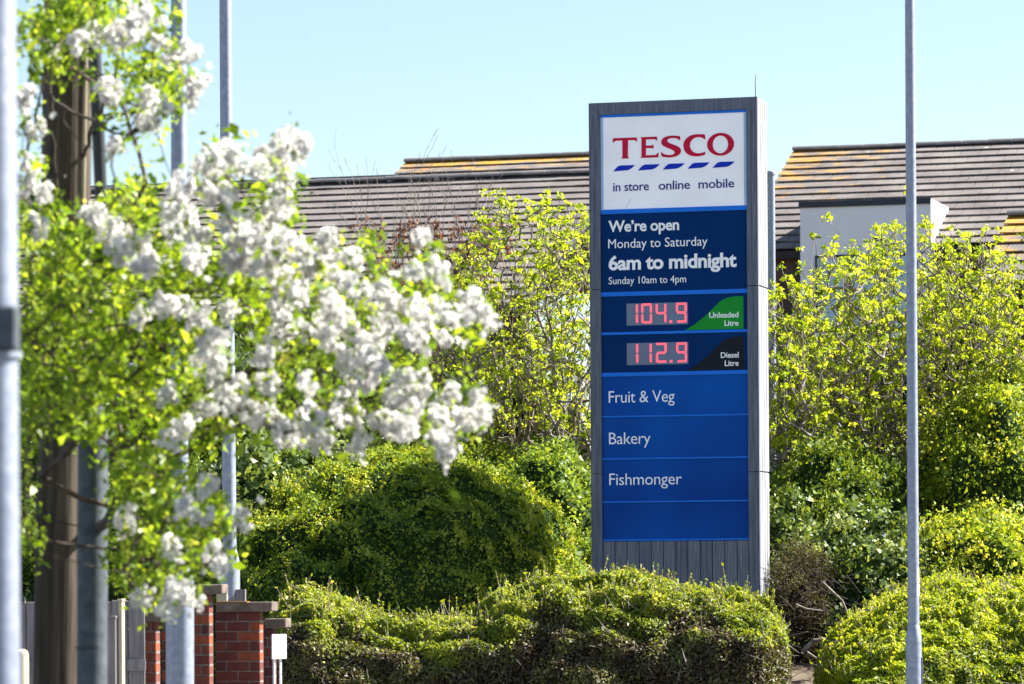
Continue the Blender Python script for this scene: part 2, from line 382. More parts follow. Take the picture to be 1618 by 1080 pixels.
p_logo = panel('logo_panel', 5.278, 6.238, M['s_white'])
trim(6.212, 6.238)
for u in (.116, W-.144): rect(u, u+.028, 5.282, 6.21, YP-.002, YP+.002).build('edge_glow', M['s_trim2'], sg)  # pale blue colour stands in for the glow along the panel edges
gT = [(0.244,5.957),(0.247,6.0),(0.495,6.0),(0.497,5.959),(0.49,5.959),(0.468,5.974),(0.404,5.974),(0.4,5.816),(0.412,5.79),(0.331,5.79),(0.344,5.807),(0.344,5.974),(0.277,5.974),(0.251,5.957)]
gE = [(0.53,6.0),(0.705,6.0),(0.707,5.961),(0.7,5.961),(0.682,5.975),(0.59,5.975),(0.589,5.913),(0.647,5.913),(0.668,5.919),(0.667,5.878),(0.647,5.886),(0.589,5.888),(0.588,5.815),(0.692,5.815),(0.713,5.837),(0.721,5.836),(0.717,5.79),(0.527,5.79),(0.542,5.8),(0.543,5.988)]
gS = [(0.944,6.001),(0.944,5.952),(0.938,5.952),(0.924,5.968),(0.89,5.979),(0.849,5.98),(0.82,5.972),(0.809,5.957),(0.818,5.939),(0.855,5.921),(0.901,5.904),(0.941,5.881),(0.955,5.85),(0.944,5.819),(0.911,5.796),(0.854,5.784),(0.796,5.787),(0.748,5.797),(0.745,5.842),(0.753,5.842),(0.768,5.823),(0.808,5.811),(0.848,5.809),(0.877,5.816),(0.889,5.833),(0.88,5.849),(0.849,5.866),(0.808,5.883),(0.762,5.907),(0.745,5.937),(0.754,5.97),(0.786,5.994),(0.838,6.005),(0.89,6.004),(0.924,5.998)]
gC = [(1.203,6.005),(1.203,5.954),(1.195,5.954),(1.177,5.97),(1.137,5.981),(1.097,5.975),(1.06,5.95),(1.042,5.906),(1.052,5.86),(1.084,5.826),(1.13,5.815),(1.176,5.82),(1.206,5.833),(1.201,5.799),(1.153,5.787),(1.095,5.785),(1.038,5.798),(0.994,5.833),(0.976,5.886),(0.981,5.933),(1.007,5.972),(1.051,6.0),(1.108,6.01),(1.166,6.007)]
def ell(cx, cz, rx, rz, n=36): return [(cx+rx*math.cos(2*math.pi*i/n), cz+rz*math.sin(2*math.pi*i/n)) for i in range(n)]
for polys in ([gT], [gE], [chaikin(gS, 1)], [chaikin(gC, 1)], [ell(1.361, 5.899, .139, .115), ell(1.359, 5.897, .079, .089)]):
    flat_poly(polys, YP-.003, M['s_red'], 'logo_letter', p_logo)
gD = [(0.247,5.664),(0.275,5.694),(0.298,5.714),(0.324,5.722),(0.474,5.721),(0.443,5.693),(0.416,5.678),(0.391,5.67),(0.275,5.665)]
for k in range(5): flat_poly([[(u+k*.2575, z) for u, z in gD]], YP-.003, M['s_dash'], 'logo_dash', p_logo)
text('in store', .245, .617, 5.462, .088, p_logo, M['s_ink'], 0.008)
text('online', .719, 1.043, 5.462, .088, p_logo, M['s_ink'], 0.008)
text('mobile', 1.131, 1.498, 5.462, .088, p_logo, M['s_ink'], 0.008)
flat_poly([[(.428, 5.39), (.434, 5.39), (.384, 5.29), (.374, 5.29)]], YP-.003, M['white_paint'], 'reflection_streak', p_logo)  # white streak: a reflection drawn on the panel as colour
trim(5.232, 5.277)
p_open = panel('opening_hours_panel', 4.441, 5.231, M['s_navy'])
text('We\u2019re open', .193, .928, 5.053, .108, p_open, M['s_letter'], .024)
text('Monday to Saturday', .19, 1.22, 4.885, .092, p_open, M['s_letter'], 0.0)
text('6am to midnight', .192, 1.518, 4.667, .135, p_open, M['s_letter'], .03)
text('Sunday 10am to 4pm', .192, .996, 4.52, .072, p_open, M['s_letter'], 0.0)
trim(4.397, 4.440)
# seven segment figures
SEG = {'0': 'abcdef', '1': 'bc', '2': 'abged', '4': 'fgbc', '9': 'abcdfg'}
def digit(mb, ch, u, z, w, h, t):
    g_ = .004
    bars = {'a': (u, u+w, z+h-t, z+h), 'g': (u+t*.4, u+w-t*.4, z+h/2-t/2, z+h/2+t/2), 'd': (u+.01, u+w, z, z+t),
            'f': (u, u+t, z+h/2+g_, z+h-g_), 'b': (u+w-t, u+w, z+h/2+g_, z+h-g_), 'e': (u, u+t, z+g_, z+h/2-g_), 'c': (u+w-t, u+w, z+g_, z+h/2-g_)}
    for s in SEG[ch]:
        a, b, c, d = bars[s]; e = t*.45
        if b-a > d-c: poly = [(a, (c+d)/2), (a+e, c), (b-e, c), (b, (c+d)/2), (b-e, d), (a+e, d)]
        else: poly = [((a+b)/2, c), (b, c+e), (b, d-e), ((a+b)/2, d), (a, d-e), (a, c+e)]
        mb.prism_xz([(x, zz-SB) for x, zz in poly], YP-.005, YP-.001)
for k, (z0, z1, digs, dz, name, fm, t1) in enumerate(((4.034, 4.396, '1049', 4.098, 'Unleaded', 's_green', (1.233, 1.533)), (3.624, 4.005, '1129', 3.697, 'Diesel', 's_black', (1.35, 1.533)))):
    pp = panel('price_panel', z0, z1, M['s_navy'])
    rect(.376, 1.013, dz, dz+.222, YP-.0015, YP+.004).build('price_display', M['s_window'], pp)
    for ch, u in zip(digs, ((.44, .53, .68, .89) if k == 0 else (.44, .58, .68, .89))):
        mb = MB(); digit(mb, ch, u if ch != '1' else u-.055, dz+.018, .11, .2, .021)
        mb.build('price_digit', M['s_led'], pp)
    MB().box(.822, .848, YP-.005, YP-.001, dz+.018-SB, dz+.042-SB).build('price_point', M['s_led'], pp)
    sw = [(.984, 4.038), (1.077, 4.09), (1.191, 4.175), (1.282, 4.261), (1.35, 4.322), (1.417, 4.354), (1.485, 4.366), (1.584, 4.366), (1.584, 4.038)]
    if k: sw = [(u if u > 1.5 else u+.02, z-.404) for u, z in sw]
    flat_poly([sw], YP-.002, M[fm], 'fuel_flash', pp, depth=.0015)
    zt = 4.155-(.404 if k else 0)
    text(name, t1[0], t1[1], zt, .054, pp, M['s_letter'], .012, y=YP-.005)
    text('Litre', 1.39, 1.533, zt-.083, .054, pp, M['s_letter'], .012, y=YP-.005)
    trim(*((4.006, 4.033) if k == 0 else (3.584, 3.623)))
for z0, z1, s, u1, zt in ((3.186, 3.583, 'Fruit & Veg', .869, 3.319), (2.758, 3.169, 'Bakery', .617, 2.899), (2.321, 2.741, 'Fishmonger', .937, 2.484), (1.936, 2.304, '', 0, 0)):
    pp = panel('department_panel', z0, z1, M['s_blue'])
    if s: text(s, .185, u1, zt, .118, pp, M['s_letter'], -.004)
    trim(*((z0-.016, z0-.001) if s else (1.917, z0-.001)))

# ------------------------------------------------------------------ street lighting columns
def column(name, label, px_top, px_bot, Y, d_up, d_base, shoulder_py, H=8.0, cat='lamp post', group='galvanised lamp columns', mat=None):
    """px_top, px_bot: the middle of the shaft at the upper and lower edge of the photograph"""
    t = P(px_top, 0, Y); b = P(px_bot, 1080, Y); lean = (t.x-b.x)/(t.z-b.z)
    x0 = b.x-lean*b.z; zs = P(px_bot, shoulder_py, Y).z
    o = empty(name, (x0, Y, 0)); tag(o, label, cat, group)
    o.rotation_euler = (0, math.atan(lean), 0)
    mt = mat or M['galv']
    MB().lathe([(d_base/2, -.2), (d_base/2, zs-.015)], 32).build('base_section', mt, o, True)
    MB().lathe([(d_base/2, zs-.0145), (d_base/2, zs+.02), (d_base/2*.93, zs+.05), (d_up/2*1.1, zs+.11), (d_up/2, zs+.13)], 32).build('shoulder', mt, o, True)
    MB().lathe([(d_up/2, zs+.131), (d_up/2*.8, H-.2), (d_up/2*.78, H)], 32).build('shaft', mt, o, True)
    mb = MB(); mb.lathe([(.03, H), (.03, H+.25)], 12); mb.box(-.03, .03, -.9, .05, H+.2, H+.27); mb.build('bracket_arm', mt, o)
    mb = MB(); mb.bevbox(-.14, .14, -1.5, -.85, H+.16, H+.3, .03); mb.build('lantern', M['galv'], o)
    return o, zs
c1, z1 = column('lamp_post', 'galvanised lamp post rising behind the blossom, standing close in front of the brick piers', 282.5, 284.5, 22.6, .103, .165, 917)
MB().box(-.012, .03, -.088, -.08, .35, .95).build('access_door', M['galv'], c1)
c2, z2 = column('lamp_post', 'slim galvanised lamp post whose wide foot shows behind the cut board and brick pier', 356, 364.5, 31, .113, .163, 893)
c3, z3 = column('lamp_post', 'galvanised lamp post standing alone in front of the vivid green hedge, with pale stickers', 1437.5, 1444, 31, .093, .128, 1012)
MB().bevbox(.0645, .07, -.028, .028, -.2, z3-.13, .004).build('access_door', M['galv'], c3)
for (ya, yb, col) in ((897, 921, (.62,.55,.42)), (922, 942, (.5,.6,.75))):
    za, zb_ = P(1440, ya, 31).z, P(1440, yb, 31).z; mb = MB(); r = .0475
    n = 6; an = [math.radians(-62+k*11) for k in range(n)]
    for k in range(n-1):
        a, b = an[k], an[k+1]
        mb.quadset([(r*math.cos(a), r*math.sin(a), zb_), (r*math.cos(b), r*math.sin(b), zb_), (r*math.cos(b), r*math.sin(b), za), (r*math.cos(a), r*math.sin(a), za)], [(0, 1, 2, 3)])
    mb.build('sticker', m_plain('sticker', col, .6), c3)
# pole with a clamp at the left border, nearest the camera
b4 = P(-4, 1080, 11.2)
c4 = empty('sign_pole', (b4.x, 11.2, 0)); tag(c4, 'thick blurred galvanised pole with a dark clamp, cut by the left border', 'pole')
MB().lathe([(.0665, 0), (.0665, 4.2)], 40).build('shaft', M['galv'], c4, True)
za, zb_ = P(0, 486, 11.2).z, P(0, 556, 11.2).z
MB().lathe([(.07, zb_), (.0715, zb_+.01), (.0715, za-.01), (.07, za)], 40).build('clamp_band', M['galv_dark'], c4, True)
mb = MB(); mb.bevbox(.02, .075, -.10, -.055, zb_-.0, za+.0, .008); mb.build('clamp_bracket', M['galv_dark'], c4)
MB().lathe([(.078, zb_-.016), (.078, zb_-.002)], 40).build('clamp_ring', M['galv'], c4, True)
MB().lathe([(.068, 4.2), (.069, 4.23), (.02, 4.26)], 24).build('pole_cap', M['dark_metal'], c4, True)
# telegraph pole
bt, tt = P(83, 1080, 18.9), P(101, 0, 18.9)
tp = empty('telegraph_pole', (bt.x, 18.9, 0)); tag(tp, 'stout brown wooden telegraph pole overgrown by the white blossom tree', 'pole')
tp.rotation_euler = (0, math.atan((tt.x-bt.x)/(tt.z-bt.z)), 0)
v = []; F_ = []; nS = 40; nZ = 30
for k in range(nZ+1):
    z = -.1+k*8.1/nZ
    for i in range(nS):
        a = 2*math.pi*i/nS; r = .122*(1+.0*z)*(1+.008*math.sin(5*a+1+.2*z)+.004*math.sin(11*a+.5*z)) - (.004 if i % 9 == 4 else 0)
        v.append((r*math.cos(a), r*math.sin(a), z))
for k in range(nZ):
    for i in range(nS):
        j = (i+1) % nS; F_.append((k*nS+i, k*nS+j, (k+1)*nS+j, (k+1)*nS+i))
F_.append(tuple(range(nZ*nS, nZ*nS+nS)))
MB().quadset(v, F_).build('shaft', M['pole_wood'], tp, False)
MB().lathe([(.006, 2.4), (.006, 7.5)], 8, .1, -.085).build('earth_cable', M['pale_wood'], tp)
# lighting column tight beside it, tree shade put into its dark colours
ps = empty('lamp_post', (P(141.5, 1080, 18.5).x, 18.5, 0)); tag(ps, 'shaded steel column leaning against the wooden telegraph pole, dark and narrow above', 'lamp post', 'galvanised lamp columns')
def xat(px, py): q = P(px, py, 18.5); return q.x-ps.location.x, q.z
(xa, za_), (xb, zb2) = xat(147, 690), xat(161, 340)
(xc, zc), (xd, zd) = xat(141.5, 1080), xat(150, 90)
prof = []
def seg_tube(pts, name, mat):
    mb = MB(); n = 24; vs = []; fs = []
    for (x, z, r) in pts:
        for i in range(n): a = 2*math.pi*i/n; vs.append((x+r*math.cos(a), r*math.sin(a), z))
    for k in range(len(pts)-1):
        for i in range(n): j = (i+1) % n; fs.append((k*n+i, k*n+j, k*n+n+j, k*n+n+i))
    mb.quadset(vs, fs); return mb.build(name, mat, ps, True)
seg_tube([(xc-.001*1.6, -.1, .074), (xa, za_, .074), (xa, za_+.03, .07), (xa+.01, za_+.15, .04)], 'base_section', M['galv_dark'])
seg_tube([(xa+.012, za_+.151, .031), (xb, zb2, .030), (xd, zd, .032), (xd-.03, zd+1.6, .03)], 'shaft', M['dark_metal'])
for py in (865, 1025): 
    x_, z_ = xat(144, py); MB().lathe([(.0765, z_), (.0765, z_+.012)], 24, x_, 0).build('strap', M['dark_metal'], ps)
# post behind the sign
q = P(1219, 430, 48); q0 = P(1219, 276, 48)
c5 = empty('steel_post', (q.x, 48, float(gz(48)))); tag(c5, 'pale steel post with a flat cap between the sign and the right roof', 'post')
MB().lathe([(.05, 0), (.05, q0.z-gz(48))], 24).build('shaft', M['galv'], c5, True)
MB().lathe([(.058, q0.z-gz(48)+.001), (.058, q0.z-gz(48)+.035), (.05, q0.z-gz(48)+.045)], 24).build('cap', M['galv'], c5, True)
MB().box(-.16, -.05, -.02, .03, q0.z-gz(48)-.1, q0.z-gz(48)-.02).build('camera_arm', M['dark_metal'], c5)

# ------------------------------------------------------------------ brick piers, copings, fence
brick_me = {}
def brick_mesh(l, w, h, v_):
    key = (round(l, 3), round(w, 3), v_)
    if key not in brick_me: brick_me[key] = MB().bevbox(-l/2, l/2, -w/2, w/2, 0, h, .004).mesh('brick')
    return brick_me[key]
YAW = -math.radians(16.5)
def pier(name, label, px0, px1, cap0, cap1, captop, Y, nbr, cat='brick pier', thick=.16, corbel=True):
    """front face from px0 to px1; coping from cap0 to cap1, its top at captop"""
    a, b = P(px0, captop, Y), P(px1, captop, Y)
    w = (b.x-a.x)/math.cos(YAW)
    o = empty(name, (a.x, a.y, 0), -.16); tag(o, label, cat, 'red brick piers with stone copings')
    ztop = a.z; capw0 = (P(cap0, 0, Y).x-a.x)/math.cos(YAW); capw1 = (P(cap1, 0, Y).x-a.x)/math.cos(YAW)
    zc_ = ztop-.072
    MB().box(.006, w-.006, .006, thick-.006, 0, zc_-.001).build('mortar', M['mortar'], o)
    MB().bevbox(capw0, capw1, -.04, thick+.04, zc_, ztop, .006).build('coping_stone', M['coping'], o)
    pitch = .075; n = int(zc_/pitch)+1; off = zc_-n*pitch
    for k in range(n):
        z = off+k*pitch+.005
        if z < .02: continue
        widths = ([1]*nbr if k % 2 else ([.5]+[1]*(nbr-1)+[.5])); tot = sum(widths); x = 0
        for i, f in enumerate(widths):
            l = f/tot*w
            me = brick_mesh(l-.010, thick, .065, 0)
            br = bpy.data.objects.new('brick', me.copy() if False else me); COL.objects.link(br); br.parent = o
            br.location = (x+l/2, thick/2+random.uniform(-.002, .002), z)
            if not me.materials: me.materials.append(M['bricks'][0])
            br.material_slots[0].link = 'OBJECT'; br.material_slots[0].material = random.choices(M['bricks'], [5, 4, 3, 1.3])[0]
            x += l
    return o
pier('brick_pier', 'tallest brick pier right of the lamp post, its coping above the others', 303, 331, 299, 346, 923, 28.4, 1, thick=.12)
_w = pier('brick_pier', 'widest brick pier, coping orange with lichen, in front of the cut boards', 339, 410, 337, 424, 951, 28.9, 2, thick=.12)
pier('brick_pier', 'lowest brick pier, just behind the small white marker sign', 413, 432, 413, 446, 977, 29.6, 1, thick=.12)
pier('brick_pier', 'narrow brick pier beside the fence boards, left of the lamp post', 228, 247, 226, 256, 966, 28.0, 1, thick=.12)
pier('brick_pier', 'narrow brick pier half hidden behind the lamp post base, pale coping end showing', 254, 306, 252, 316, 981, 28.6, 2, thick=.12)
lich = m_plain('orange_lichen', (.42,.20,.02), .9)
MB().box(.02, .26, -.043, .05, -.0005, .004).build('lichen_crust', lich, _w).location = (0, 0, P(337, 951, 28.9).z)
wt = empty('board_stump', P(342, 930, 29.6).xy.to_3d(), YAW); tag(wt, 'grey board stump with a round notch, standing behind the widest pier', 'board')
zt_ = P(342, 931, 29.6).z
for k, (a0, a1) in enumerate(((0, .085), (.09, .155), (.16, .235))):
    if k == 1: poly = [(a0, 0), (a1, 0), (a1, zt_), (a0+.05, zt_-.05), (a0+.02, zt_-.075), (a0, zt_-.085)]
    else: poly = [(a0, 0), (a1, 0), (a1, zt_), (a0, zt_)]
    MB().prism_xz(poly, 0, .022).build('board', M['pale_wood' if k == 0 else 'fence_wood'], wt)
# marker sign
ms = empty('marker_sign', (P(440, 1000, 28.5).x, 28.5, 0), .78); tag(ms, 'small blank white marker plate on two thin posts in front of the lowest pier', 'sign')
zt_, zm = P(440, 1002, 28.5).z, P(440, 1041, 28.5).z
MB().bevbox(-.072, .07, -.012, 0, zm, zt_, .003).build('plate', M['white_paint'], ms)
for x in (-.036, .028): MB().lathe([(.009, 0), (.009, zm+.1)], 12, x, .012).build('post', M['white_paint'], ms, True)
# timber fence
f0 = P(-40, 950, 27.5)
fe = empty('timber_fence', (f0.x, f0.y, 0), 0); tag(fe, 'grey vertical board fence seen behind the telegraph pole, lower left', 'fence')
x = 0; zt0 = P(60, 950, 27.5).z
while x < P(227, 0, 27.5).x-f0.x-.1:
    w_ = random.uniform(.118, .13); top = zt0+random.uniform(-.006, .006)
    MB().bevbox(x, x+w_-.006, 0, .02+random.uniform(0, .004), 0, top, .003).build('board', M['fence_wood'], fe); x += w_
MB().box(-.02, x, -.028, -.001, zt0-.5, zt0-.42).build('rail', M['fence_wood'], fe)
MB().box(-.02, .36, -.035, .05, zt0+.002, zt0+.03).build('capping', M['dark_metal'], fe)
for px0, px1, py, mt in ((160, 184, 977, 'fence_wood'), (187, 193, 950, 'pale_wood')):  # pale strip is the sunlit side of a post, brightness in its colour
    a = P(px0, py, 26.6); b = P(px1, py, 26.6)
    o = empty('fence_post', (a.x, a.y, 0), YAW); tag(o, 'square grey post end in front of the board fence' if mt == 'fence_wood' else 'sunlit side of a fence post, made as a thin pale strip', 'post')
    MB().bevbox(0, b.x-a.x, 0, .05, 0, a.z, .003).build('shaft', M[mt], o)
    MB().bevbox(-.006, b.x-a.x+.006, -.006, .056, a.z+.001, a.z+.018, .003).build('post_cap', M[mt], o)
a = P(22, 1026, 21)
o = empty('wooden_post', (a.x+.04, 21, 0)); tag(o, 'short pale rounded wooden post by the left border', 'post')
MB().lathe([(.04, 0), (.04, a.z-.03), (.034, a.z-.01), (.02, a.z), (.005, a.z+.002)], 20).build('shaft', M['pale_wood'], o, True)
MB().box(.0, .3, .03, .05, a.z-.3, a.z-.22).build('rail', M['pale_wood'], o)

# ------------------------------------------------------------------ houses behind
def roof_mat(name, verge_x, sign_, lich_top):
    m, nt, N, L, b = new_mat(name)
    tc = N.new('ShaderNodeTexCoord'); n = N.new('ShaderNodeTexNoise'); n.inputs['Scale'].default_value = 1.4; n.inputs['Detail'].default_value = 7
    L.new(tc.outputs['Object'], n.inputs['Vector'])
    r = ramp(N, [(.3, (.11,.094,.088)), (.5, (.16,.138,.128)), (.72, (.22,.19,.172))]); L.new(n.outputs['Fac'], r.inputs[0])
    # orange lichen, thickest near the verge and ridge
    sx = N.new('ShaderNodeSeparateXYZ'); L.new(tc.outputs['Object'], sx.inputs[0])
    mr = N.new('ShaderNodeMapRange'); mr.inputs['From Min'].default_value = verge_x; mr.inputs['From Max'].default_value = verge_x+sign_; mr.inputs['To Min'].default_value = 1; mr.inputs['To Max'].default_value = 0
    L.new(sx.outputs['X'], mr.inputs['Value'])
    mz = N.new('ShaderNodeMapRange'); mz.inputs['From Min'].default_value = -lich_top; mz.inputs['To Min'].default_value = -.6; mz.inputs['From Max'].default_value = 0.0; L.new(sx.outputs['Z'], mz.inputs['Value'])
    mp = N.new('ShaderNodeMapping'); mp.inputs['Scale'].default_value = (.9, 2.2, 2.2); L.new(tc.outputs['Object'], mp.inputs[0])
    n2 = N.new('ShaderNodeTexNoise'); n2.inputs['Scale'].default_value = 2.6; n2.inputs['Detail'].default_value = 6; L.new(mp.outputs[0], n2.inputs['Vector'])
    mul = N.new('ShaderNodeMath'); mul.operation = 'MULTIPLY'; L.new(mr.outputs[0], mul.inputs[0]); L.new(mz.outputs[0], mul.inputs[1])
    ad = N.new('ShaderNodeMath'); ad.operation = 'MULTIPLY_ADD'; ad.inputs[1].default_value = .5; L.new(mul.outputs[0], ad.inputs[0]); L.new(n2.outputs['Fac'], ad.inputs[2])
    r2 = ramp(N, [(.66, (0,0,0)), (.86, (1,1,1))]); L.new(ad.outputs[0], r2.inputs[0])
    mx = N.new('ShaderNodeMix'); mx.data_type = 'RGBA'; L.new(r2.outputs[0], mx.inputs[0]); L.new(r.outputs[0], mx.inputs[6]); mx.inputs[7].default_value = (.50, .26, .03, 1)
    # pale spots (droppings and lichen)
    vo = N.new('ShaderNodeTexVoronoi'); vo.inputs['Scale'].default_value = 1.6; L.new(tc.outputs['Object'], vo.inputs['Vector'])
    r3 = ramp(N, [(.035, (1,1,1)), (.06, (0,0,0))]); L.new(vo.outputs['Distance'], r3.inputs[0])
    mx2 = N.new('ShaderNodeMix'); mx2.data_type = 'RGBA'; L.new(r3.outputs[0], mx2.inputs[0]); L.new(mx.outputs[2], mx2.inputs[6]); mx2.inputs[7].default_value = (.5, .5, .48, 1)
    L.new(mx2.outputs[2], b.inputs['Base Color']); b.inputs['Roughness'].default_value = .85
    return m
PT = math.radians(25); GA = .345
def course_mesh(x0, x1, k, tw=.33, th=.036):
    """one course of interlocking tiles, k-th from the ridge, in ridge coordinates (downslope is -y)"""
    n = max(1, int(round((x1-x0)/tw))); tw = (x1-x0)/n; off = (k % 2)*tw*.5
    mb = MB(); cp, sp = math.cos(PT), math.sin(PT)
    def W_(x, s, h): return (x, -s*cp-h*sp, -s*sp+h*cp)
    for i in range(n+(k % 2)):
        a = max(x0, x0+i*tw-off+.006); b = min(x1, x0+(i+1)*tw-off-.006); j = random.uniform(-.003, .003); h = th+random.uniform(-.003, .004)
        s0, s1 = k*GA-.03, (k+1)*GA+j
        vs = [W_(a, s0, -.012), W_(b, s0, -.012), W_(b, s1, h-.02), W_(a, s1, h-.02), W_(a, s0, .0), W_(b, s0, .0), W_(b, s1, h), W_(a, s1, h)]
        mb.quadset(vs, [(0,1,2,3), (7,6,5,4), (0,4,5,1), (1,5,6,2), (2,6,7,3), (3,7,4,0)])
    return mb.mesh('tile_course')
def ridge(o, x0, x1, y, z, mat):
    n = int(round((x1-x0)/.45)); l = (x1-x0)/n
    mb = MB(); m_ = 8; vs = []
    for x in (0.004, l-.004):
        for i in range(m_+1):
            a = math.pi*i/m_; r = .105 if x < .01 else .098
            vs.append((x, -r*math.cos(a), r*math.sin(a)*.75-.02))
    fs = [(i, i+1, m_+2+i, m_+1+i) for i in range(m_)]+[tuple(range(m_, -1, -1)), tuple(range(m_+1, 2*m_+2))]
    mb.quadset(vs, fs); me = mb.mesh('ridge_tile'); me.materials.append(mat)
    for i in range(n):
        r_ = link('ridge_tile', me, o); r_.location = (x0+i*l, y, z+random.uniform(-.004, .006))
M['ridge'] = m_noise('ridge_tile', [(.3, (.09,.085,.09)), (.6, (.15,.14,.14)), (.8, (.3,.29,.27))], 3, .85, bump=.2)
def deck(x0, x1, k0, k1, o, name='roof_deck'):
    cp, sp = math.cos(PT), math.sin(PT); mb = MB()
    s0, s1 = k0*GA, k1*GA
    vs = [(x, -s*cp+h*sp, -s*sp-h*cp) for h in (.03, .16) for (x, s) in ((x0, s0), (x1, s0), (x1, s1-.02), (x0, s1-.02))]
    mb.quadset(vs, [(0,1,2,3), (7,6,5,4), (0,4,5,1), (1,5,6,2), (2,6,7,3), (3,7,4,0)]); mb.build(name, M['slate_fascia'], o)
def back_slope(x0, x1, s0, s1, o, mat):
    cp, sp = math.cos(PT), math.sin(PT); y0 = -2*s0*cp
    MB().quadset([(x0, s0*cp*-1+0, -s0*sp), (x1, -s0*cp, -s0*sp), (x1, -s0*cp+s1*cp, -s0*sp-s1*sp), (x0, -s0*cp+s1*cp, -s0*sp-s1*sp),
        (x0, -s0*cp, -s0*sp-.1), (x1, -s0*cp, -s0*sp-.1), (x1, -s0*cp+s1*cp, -s0*sp-s1*sp-.1), (x0, -s0*cp+s1*cp, -s0*sp-s1*sp-.1)],
        [(0,1,2,3), (7,6,5,4), (0,4,5,1), (1,5,6,2), (2,6,7,3), (3,7,4,0)]).build('rear_slope', mat, o)

# left house: a long roof with a taller length to the right
rA = roof_mat('brown_roof_tiles_left', -1.5, 14, .62)
A0 = P(640, 257, 72); hA = empty('tiled_house', (A0.x, A0.y, A0.z), YAW)
tag(hA, 'long brown tiled roof in two heights, orange lichen along its taller part', 'house')
def roof_root(o): 
    r_ = bpy.data.objects.new('roof', None); COL.objects.link(r_); r_.parent = o; return r_
def mk_course(o, x0, x1, k, mat):
    me = course_mesh(x0, x1, k); me.materials.append(mat); return link('tile_course', me, o)
xr = 4.4; kA = 22
rfA = MB().box(-8.6, xr-.1, .1, .2, -.3, -.2).build('roof', M['slate_fascia'], hA)
for k in range(3): mk_course(rfA, 0, xr, k, rA)
for k in range(3, kA): mk_course(rfA, -9 if k >= 3 else 0, xr, k, rA)
cp, sp = math.cos(PT), math.sin(PT)
ridge(rfA, 0, xr, 0, .03, M['ridge']); ridge(rfA, -9, xr-.0, -3*GA*cp-.03, -3*GA*sp+.035, M['ridge'])
deck(0.03, xr-.03, 0, 3, rfA); deck(-8.97, xr-.03, 3, kA, rfA); back_slope(0, xr, 0, 5, rfA, rA); back_slope(-9, -.005, 3*GA, 5, rfA, rA)
ge = kA*GA
HG = A0.z-float(gz(70))
MB().box(-8.8, xr-.2, -ge*cp+.45, -ge*cp+.75, -HG, -ge*sp-.02).build('wall', M['dark_brick'], hA)
for x in (-7, -4, -1, 1.6):
    fr = MB().box(x, x+1.2, -ge*cp+.42, -ge*cp+.4499, -HG+1, -HG+2.1).build('window', M['white_paint'], hA)
    MB().box(x+.06, x+1.14, -ge*cp+.415, -ge*cp+.4195, -HG+1.06, -HG+2.04).build('pane', M['glass'], fr)
MB().lathe([(.055, 0), (.055, xr+8.9)], 12).build('gutter', M['slate_fascia'], hA).matrix_local = Matrix.Translation((-8.95, -ge*cp-.05, -ge*sp-.04)) @ Matrix.Rotation(math.pi/2, 4, 'Y')
# right house with rendered gable bay
rC = roof_mat('brown_roof_tiles_right', -.8, 3.4, 2.4)
C0 = P(1253, 239, 70); hC = empty('tiled_house', (C0.x, C0.y, C0.z), YAW)
tag(hC, 'pale brown tiled house with flat white rendered bay, right of the sign', 'house')
kC = 15; xr = 9.0
rfC = MB().box(.1, xr-.1, .1, .2, -.3, -.2).build('roof', M['slate_fascia'], hC)
for k in range(kC): mk_course(rfC, 0, xr, k, rC)
ridge(rfC, 0, xr, 0, .03, M['ridge']); deck(.03, xr-.03, 0, kC, rfC); back_slope(0, xr, 0, 5, rfC, rC)
ge = kC*GA; HC = C0.z-float(gz(70))
MB().box(.15, xr-.15, -ge*cp+.35, -ge*cp+.65, -HC, -ge*sp-.02).build('wall', M['dark_brick'], hC)
def to_local(px, py, o_, yplane):
    """photo pixel -> (x,z) on the plane y=yplane of the house frame"""
    n = Vector((-math.sin(-YAW), -math.cos(YAW), 0)); w = Vector((math.cos(YAW), math.sin(YAW), 0))
    d = P(px, py, 1)-Vector((0, 0, EYE)); p0 = o_-n*yplane
    t = (p0-Vector((0, 0, EYE))).dot(n)/d.dot(n); q = Vector((0, 0, EYE))+d*t
    return (q-o_).dot(w), q.z-o_.z
yb = -ge*cp-.12
(x0, zt), (x1, _) = to_local(1264, 320, C0, yb), to_local(1471, 313, C0, yb)
zt = to_local(1368, 317, C0, yb)[1]
bay = MB().box(x0, x1, yb, yb+4.3, -HC, zt).build('bay', M['render'], hC)
MB().box(x0-.02, x1+.0, yb-.03, yb-.001, zt-.085, zt+.012).build('bay_fascia', M['slate_fascia'], hC)
wz1 = to_local(1340, 402, C0, yb)[1]
(wx0, _), (wx1, _) = to_local(1288, 410, C0, yb), to_local(1450, 410, C0, yb)
wi = MB().box(wx0, wx1, yb-.02, yb-.001, wz1-1.3, wz1).build('window', M['slate_fascia'], hC)
for k in range(3):
    ww = (wx1-wx0)/3
    MB().box(wx0+k*ww+.04, wx0+(k+1)*ww-.04, yb-.026, yb-.0205, wz1-1.25, wz1-.05).build('pane', m_plain('pale_pane', (.35,.5,.6), .1), wi)
# roof vent by the bay
(vx, vz) = to_local(1494, 328, C0, -2.6)
rv = MB().bevbox(vx-.1, vx+.12, -2.75, -2.5, vz-.12, vz+.1, .02).build('roof_vent', M['white_paint'], hC)
